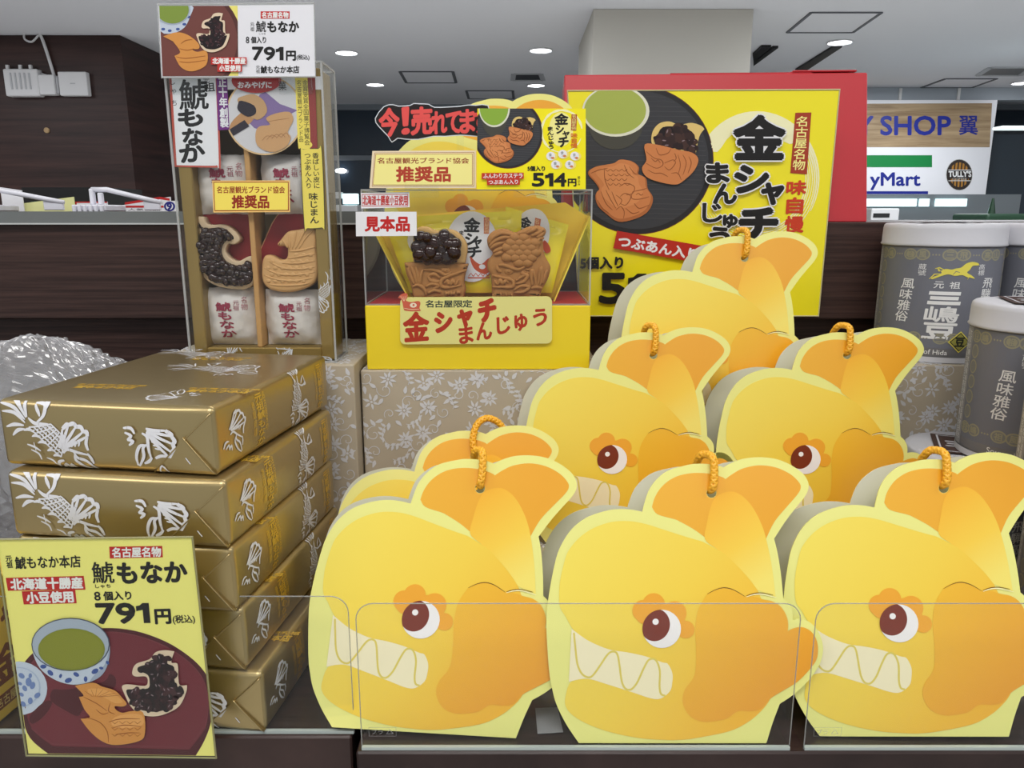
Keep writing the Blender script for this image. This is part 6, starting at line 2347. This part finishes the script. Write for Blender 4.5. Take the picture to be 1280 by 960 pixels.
def tin_mesh():
    o = {}
    m = MB()
    ring = rsq(TWd, TDp, RC)
    n = len(ring)
    vs = []; fs = []
    lv = [(0.0, .985), (.001, 1), (THt - .020, 1)]
    for z, k in lv:
        vs += [(x * k, y * k, z) for x, y in ring]
    for i in range(len(lv) - 1):
        for k in range(n):
            fs.append((i * n + k, i * n + (k + 1) % n, (i + 1) * n + (k + 1) % n, (i + 1) * n + k))
    fs.append(tuple(range(n))[::-1]); fs.append(tuple(2 * n + k for k in range(n)))
    m.add((vs, fs), TG, True)
    ringb = rsq(TWd + .001, TDp + .001, RC)
    vs = []; fs = []
    for z in (.00011, .0052):
        vs += [(x, y, z) for x, y in ringb]
    for k in range(n):
        fs.append((k, (k + 1) % n, n + (k + 1) % n, n + k))
    m.add((vs, fs), TW, True)
    o['tin_body'] = m
    # label print
    m = MB()
    P = Pen(m, None, side_map(TWd, TDp, RC), .00012)
    P.sub = .005
    zb, zt2 = .006, THt - .0215
    SH = ink((112, 114, 124), .5)
    NS = 44
    for k in range(NS):
        u = -.0715 + k * .143 / NS
        P.rect(u, .0135, u + .143 / NS, zt2 - .0006, SH, .2)
    for k in range(13):
        u = -.066 + k * .011
        if k in (2, 5, 8, 11):
            for du in (-.0025, 0, .0025):
                P.poly(ell(u + du, zt2 - .0062, .0008, n=8), TORN, 1)
                P.poly(ell(u + du, zb + .0165, .0008, n=8), TORN, 1)
            continue
        for z in (zt2 - .0062, zb + .0165):
            P.poly(ell(u, z, .0062, .0052, 20), TORN, 1)
            P.poly(ell(u, z, .0050, .0040, 16), ink((122, 122, 120), .5), 1.8)
            P.text('豆嶋元祖風雅三飛俗高山名産'[k], (u - .0032, z + .003), (u + .0032, z + .003), (u - .0032, z - .003), TORN, 2.6, bold=.03)
    for k in range(5):
        z = zb + .030 + k * .0125
        for u in (-.0655, .0655):
            P.poly(ell(u, z, .0046, .0058, 16), TORN, 1); P.poly(ell(u, z, .0035, .0047, 14), ink((122, 122, 120), .5), 1.8)
    for u in (-.0795, .0795):
        P.rect(u - .0075, zb, u + .0075, zt2, TGL, 1)
        P.column('風味雅俗元祖三嶋豆飛騨高山名産', u - .0045, zt2 - .002, u - .0005, zb + .004, TLET, 2)
        P.column('大豆砂糖水飴青海苔保存方法直射日光', u + .001, zt2 - .002, u + .0048, zb + .004, TLET, 2)
    TL2 = TLET
    P.column('風味雅俗', -.0375, .0765, -.0265, .0355, TL2, 2, sl=-.003, bold=.012)
    P.column('飛騨高山', .0330, .0785, .0430, .0385, TL2, 2, sl=-.002, bold=.012)
    P.column('蔵號', -.0240, .0900, -.0180, .0790, TLET, 2); P.column('高標', .0260, .0905, .0315, .0800, TLET, 2)
    P.text('元', (-.0100, .0745), (-.0020, .0745), (-.0102, .0685), TL2, 2, bold=.012); P.text('祖', (.0025, .0745), (.0112, .0745), (.0023, .0685), TL2, 2, bold=.012)
    for z, w_ in ((.0624, 1), (.0580, .9), (.0536, 1.05)):
        P.poly([(-.0005 - .0128 * w_, z), (-.0005 + .0128 * w_, z), (-.0002 + .0128 * w_, z + .0032), (-.0002 - .0128 * w_, z + .0032)], TL2, 2)
    P.text('嶋', (-.0142, .0518), (.0134, .0518), (-.0152, .0378), TL2, 2, bold=.03, n=8)
    P.text('豆', (-.0146, .0364), (.0130, .0364), (-.0150, .0226), TL2, 2, bold=.05, n=8)
    H = lambda x, y: (x * 1.08 + .0035, y + .0065)
    P.poly([H(*p) for p in spline([(-.0100, .0770), (-.0055, .0795), (-.0010, .0790), (.0020, .0800), (.0060, .0810), (.0095, .0845), (.0140, .0860), (.0190, .0850), (.0200, .0830), (.0150, .0825), (.0130, .0790), (.0110, .0765), (.0150, .0740), (.0180, .0712), (.0150, .0718), (.0080, .0742), (.0020, .0735), (-.0030, .0748), (-.0080, .0730), (-.0140, .0700), (-.0150, .0712), (-.0100, .0740), (-.0080, .0762), (-.0110, .0800)], 3)], TYEL, 3)
    P.stroke([H(*p) for p in ((.008, .0745), (.013, .0722), (.0120, .0705))], .0010, TYEL, 3, .5)
    P.stroke([H(*p) for p in ((-.008, .075), (-.013, .0745), (-.0165, .0700))], .0011, TYEL, 3, .5)
    P.stroke([H(*p) for p in ((-.006, .0785), (-.010, .0805), (-.013, .0795))], .0011, TYEL, 3, .6)
    P.stroke([H(*p) for p in ((.0005, .0745), (.0025, .0775), (.0055, .0765))], .0008, SH, 4, .5)
    P.text('of Hida', (-.012, .0122), (.0070, .0120), (-.012, .0078), TLET, 4, bold=.01)
    P.text('Souvenir', (-.0405, .0125), (-.0170, .0122), (-.0405, .0078), TLET, 4, bold=.01)
    c = (.0165, .0200)
    for k, (hw, cc) in enumerate(((.0100, TYEL), (.0088, ink((60, 62, 50))), (.0076, ink((150, 146, 70))))):
        P.poly([(c[0], c[1] + hw), (c[0] + hw, c[1]), (c[0], c[1] - hw), (c[0] - hw, c[1])], cc, 5 + k)
    P.text('豆', (c[0] - .004, c[1] + .004), (c[0] + .004, c[1] + .004), (c[0] - .004, c[1] - .004), ink((40, 42, 36)), 8, bold=.05)
    o['printed_label'] = m
    # lid in paper
    m = MB()
    vs = []; fs = []
    rl = rsq(TWd + .0026, TDp + .0026, RC + .0012)
    lv = [(THt - .0205, 1.0, 0), (THt - .0195, 1.018, 0), (THt - .0178, 1.0, 0), (THt - .005, .995, 0), (THt - .0018, .982, 0), (THt - .0004, .955, 0), (THt, .88, 0), (THt, .4, 0), (THt, .02, 0)]
    for z, k, _ in lv:
        vs += [(x * k, y * k, z + (.0006 * noise.noise(Vector((x * 60, y * 60, z * 90))) if z > THt - .02 else 0)) for x, y in rl]
    for i in range(len(lv) - 1):
        for k in range(n):
            fs.append((i * n + k, i * n + (k + 1) % n, (i + 1) * n + (k + 1) % n, (i + 1) * n + k))
    fs.append(tuple(range(n))[::-1]); fs.append(tuple((len(lv) - 1) * n + k for k in range(n)))
    m.add((vs, fs), TW, True)
    o['paper_lid'] = m
    m = MB()
    P = Pen(m, None, lambda u, v, h: (u, v, THt + .0008 + h), .0003)
    P.rect(-.030, -.030, .030, .030, TBR, 1)
    P.frame(-.026, -.026, .026, .026, .0015, TW, 2)
    P.text('三嶋豆', (-.020, .010), (.020, .010), (-.020, -.010), TW, 2, bold=.05)
    o['lid_sticker'] = m
    return {k: v.mesh(k) for k, v in o.items()}


TM = tin_mesh()


def tin(label, p, yaw):
    r = thing('bean_tin', label, 'tin', Matrix.Translation(p) @ Matrix.Rotation(radians(yaw), 4, 'Z'), 'grey lettered bean tins')
    for k, me in TM.items():
        o = bpy.data.objects.new(k, me); COL.objects.link(o); o.parent = r
    return r


ZT = EYE - .335 + .0130
tin('rear grey tin with a gold running horse, standing on the floral riser', (.411, .7455, ZR + .0006), -21)
tin('rear grey tin at the right edge beside the gold horse tin', (.5195, .7455, ZR + .0006), -24)
tin('front grey tin lettered Souvenir, raised on the lower white lidded tin', (.4275, .6125, ZT + THt + .0017), -20)
tin('front grey tin cut off by the right edge of the picture', (.4090, .5060, ZT + THt + .0017), -20)
tin('lower grey tin whose white lid and brown sticker show under the front tin', (.3965, .6355, ZT), -24)
tin('lower grey tin behind the front right fish bag at the right edge', (.5045, .6355, ZT), -20)
tin('lower grey tin under the cut off tin at the right edge', (.4400, .5310, ZT), -30)

# ================================================================ THINGS ON THE REAR LEDGE
ZE = EYE - .0083


def holder(label, px, Y, L):
    p = at(px, 262, Y)
    r = thing('card_holder', label, 'card holder', Matrix.Translation((p.x, Y, ZE)), 'white plastic card holders on the ledge')
    HW = mat('holder_clear', (226, 226, 236), 0.25, spec=.6)
    m = MB()
    h0 = .018
    for k in range(6):
        m.add(box(-.016 + k * .0056, -.016 + k * .0056 + .0036, -.0425, -.0395, -.004, h0, .0008, 1), HW)
    m.add(box(-.017, .017, -.0395, .004, .0115, h0, .001, 1), HW)
    m.build('clamp', r)
    m = MB()
    top = .0305
    m.add(box(-.008, -.0035, -.022, -.016, h0, top + .004, .001, 1), HW); m.add(box(.0005, .005, -.022, -.016, h0, top, .001, 1), HW)
    m.build('post', r)
    m = MB()
    m.add(tube([(-.006, -.019, top + .003), (.010, -.019, top + .003), (L * .6, -.016, top - .004), (L, -.013, top - .010)], .0026, 8), HW, True)
    m.add(box(L * .72, L, -.015, -.012, top - .018, top - .008, .0008, 1), HW)
    m.build('arm', r)
    return r


holder('white plastic card holder at the left end of the ledge', 2, .845, .075)
holder('white plastic card holder on the ledge beside the tall clear box', 136, .845, .062)


def flat_card(name, label, px0, px1, yt0, yt1, Y, mtop, fn=None, grp=None):
    a = at(px0, yt0, Y); b = at(px1, yt1, Y)
    base = ZE
    r = thing(name, label, 'card', Matrix.Translation((a.x, Y, base)), grp)
    w = b.x - a.x
    pts = [(0, 0), (w, 0), (w, b.z - base), (0, a.z - base)]
    m = MB().add(prism(pts, 0, .0012), mtop); m.build('card', r)
    if fn:
        m = MB(); P = Pen(m, lambda x, y: (at(x, y, Y).x - a.x, at(x, y, Y).z - base)); fn(P); m.build('print', r)
    return r


flat_card('yellow_card', 'pale yellow blank card lying on the ledge between the holders', 30, 92, 254, 246, .868, ink((238, 238, 170)))
flat_card('white_card', 'plain white card under the left holder arm on the ledge', 0, 27, 234, 238, .862, CARD)


def rc1(P):
    P.poly([(94, 252), (134, 252), (134, 253.6), (94, 253.6)], RED, 1); P.poly([(94, 253), (96, 253), (95.4, 264), (94, 264)], RED, 1)
    P.text('お買い得セール', (99, 256), (122, 256), (99, 259.6), BLACK, 1)
    P.text('北海道限定', (104, 260.5), (128, 260.5), (104, 264), ink((120, 110, 120)), 1)


def rc2(P):
    P.poly([(156, 253), (200, 246), (212, 248), (212, 251), (200, 249), (156, 256)], RED, 1)
    P.text('名古屋みやげ', (186, 254.5), (206, 252), (186, 258), BLACK, 1)
    P.text('人気商品', (160, 260.5), (200, 260.5), (160, 263.5), BLACK, 1)
    P.poly([(156, 257), (206, 257), (206, 259.6), (156, 259.6)], RED, 1)


flat_card('sale_card', 'white card with red border left of the second holder clamp', 94, 134, 252, 252, .872, CARD, rc1)
flat_card('sale_card', 'white card with slanted red border right of the second holder clamp', 156, 213, 253, 246, .880, CARD, rc2)


def rc3(P):
    P.poly(ell(212, 258, 7, 6.2), ink((40, 40, 130)), 1); P.poly(ell(212, 258, 4.6, 4.2), CARD, 2)
    P.text('9', (209, 254), (214.5, 254), (209, 262), ink((40, 40, 130)), 3, bold=.08)


flat_card('number_card', 'white card with a blue ring behind the tall clear box', 204, 222, 251, 251, .864, CARD, rc3)
a = at(30, 262, .95); b = at(128, 234, .95)
r = thing('black_tray', 'low black open tray on the ledge behind the pale yellow card', 'tray', Matrix.Translation((a.x, .95, ZE)))
w = b.x - a.x; h = b.z - ZE
m = MB().add(box(0, w, 0, .004, 0, h), BK); m.add(box(0, .004, .004, .1, 0, h), BK); m.add(box(w - .004, w, .004, .1, 0, h), BK); m.add(box(.004, w - .004, .096, .1, 0, h), BK)
m.add(box(.004, w - .004, .004, .096, 0, .003), BK)
m.build('tray_walls', r)
m = MB()
for k in range(5):
    m.add(box(.01 + k * .014, .012 + k * .014 + .008, -.0008, 0, h * .55, h * .6), mat('tray_fleck', (40, 60, 50), .5))
m.build('rim_marks', r)

# small pale grey rectangle lying on the shelf between the left and middle front bags
q = [atz(px, py, S + .0018) for px, py in ((669, 885), (697, 884), (704, 915), (672, 917))]
c = sum(q, Vector()) / 4
o = MB().add(([p - c for p in q] + [p - c - Vector((0, 0, .0003)) for p in q], [(3, 2, 1, 0), (4, 5, 6, 7), (0, 1, 5, 4), (1, 2, 6, 5), (2, 3, 7, 6), (3, 0, 4, 7)]), mat('flat_grey', (150, 150, 152), 0.5)).build('shelf_rectangle')
o.location = c
tag(o, 'small grey white label lying between the left and middle front fish bags', 'label')
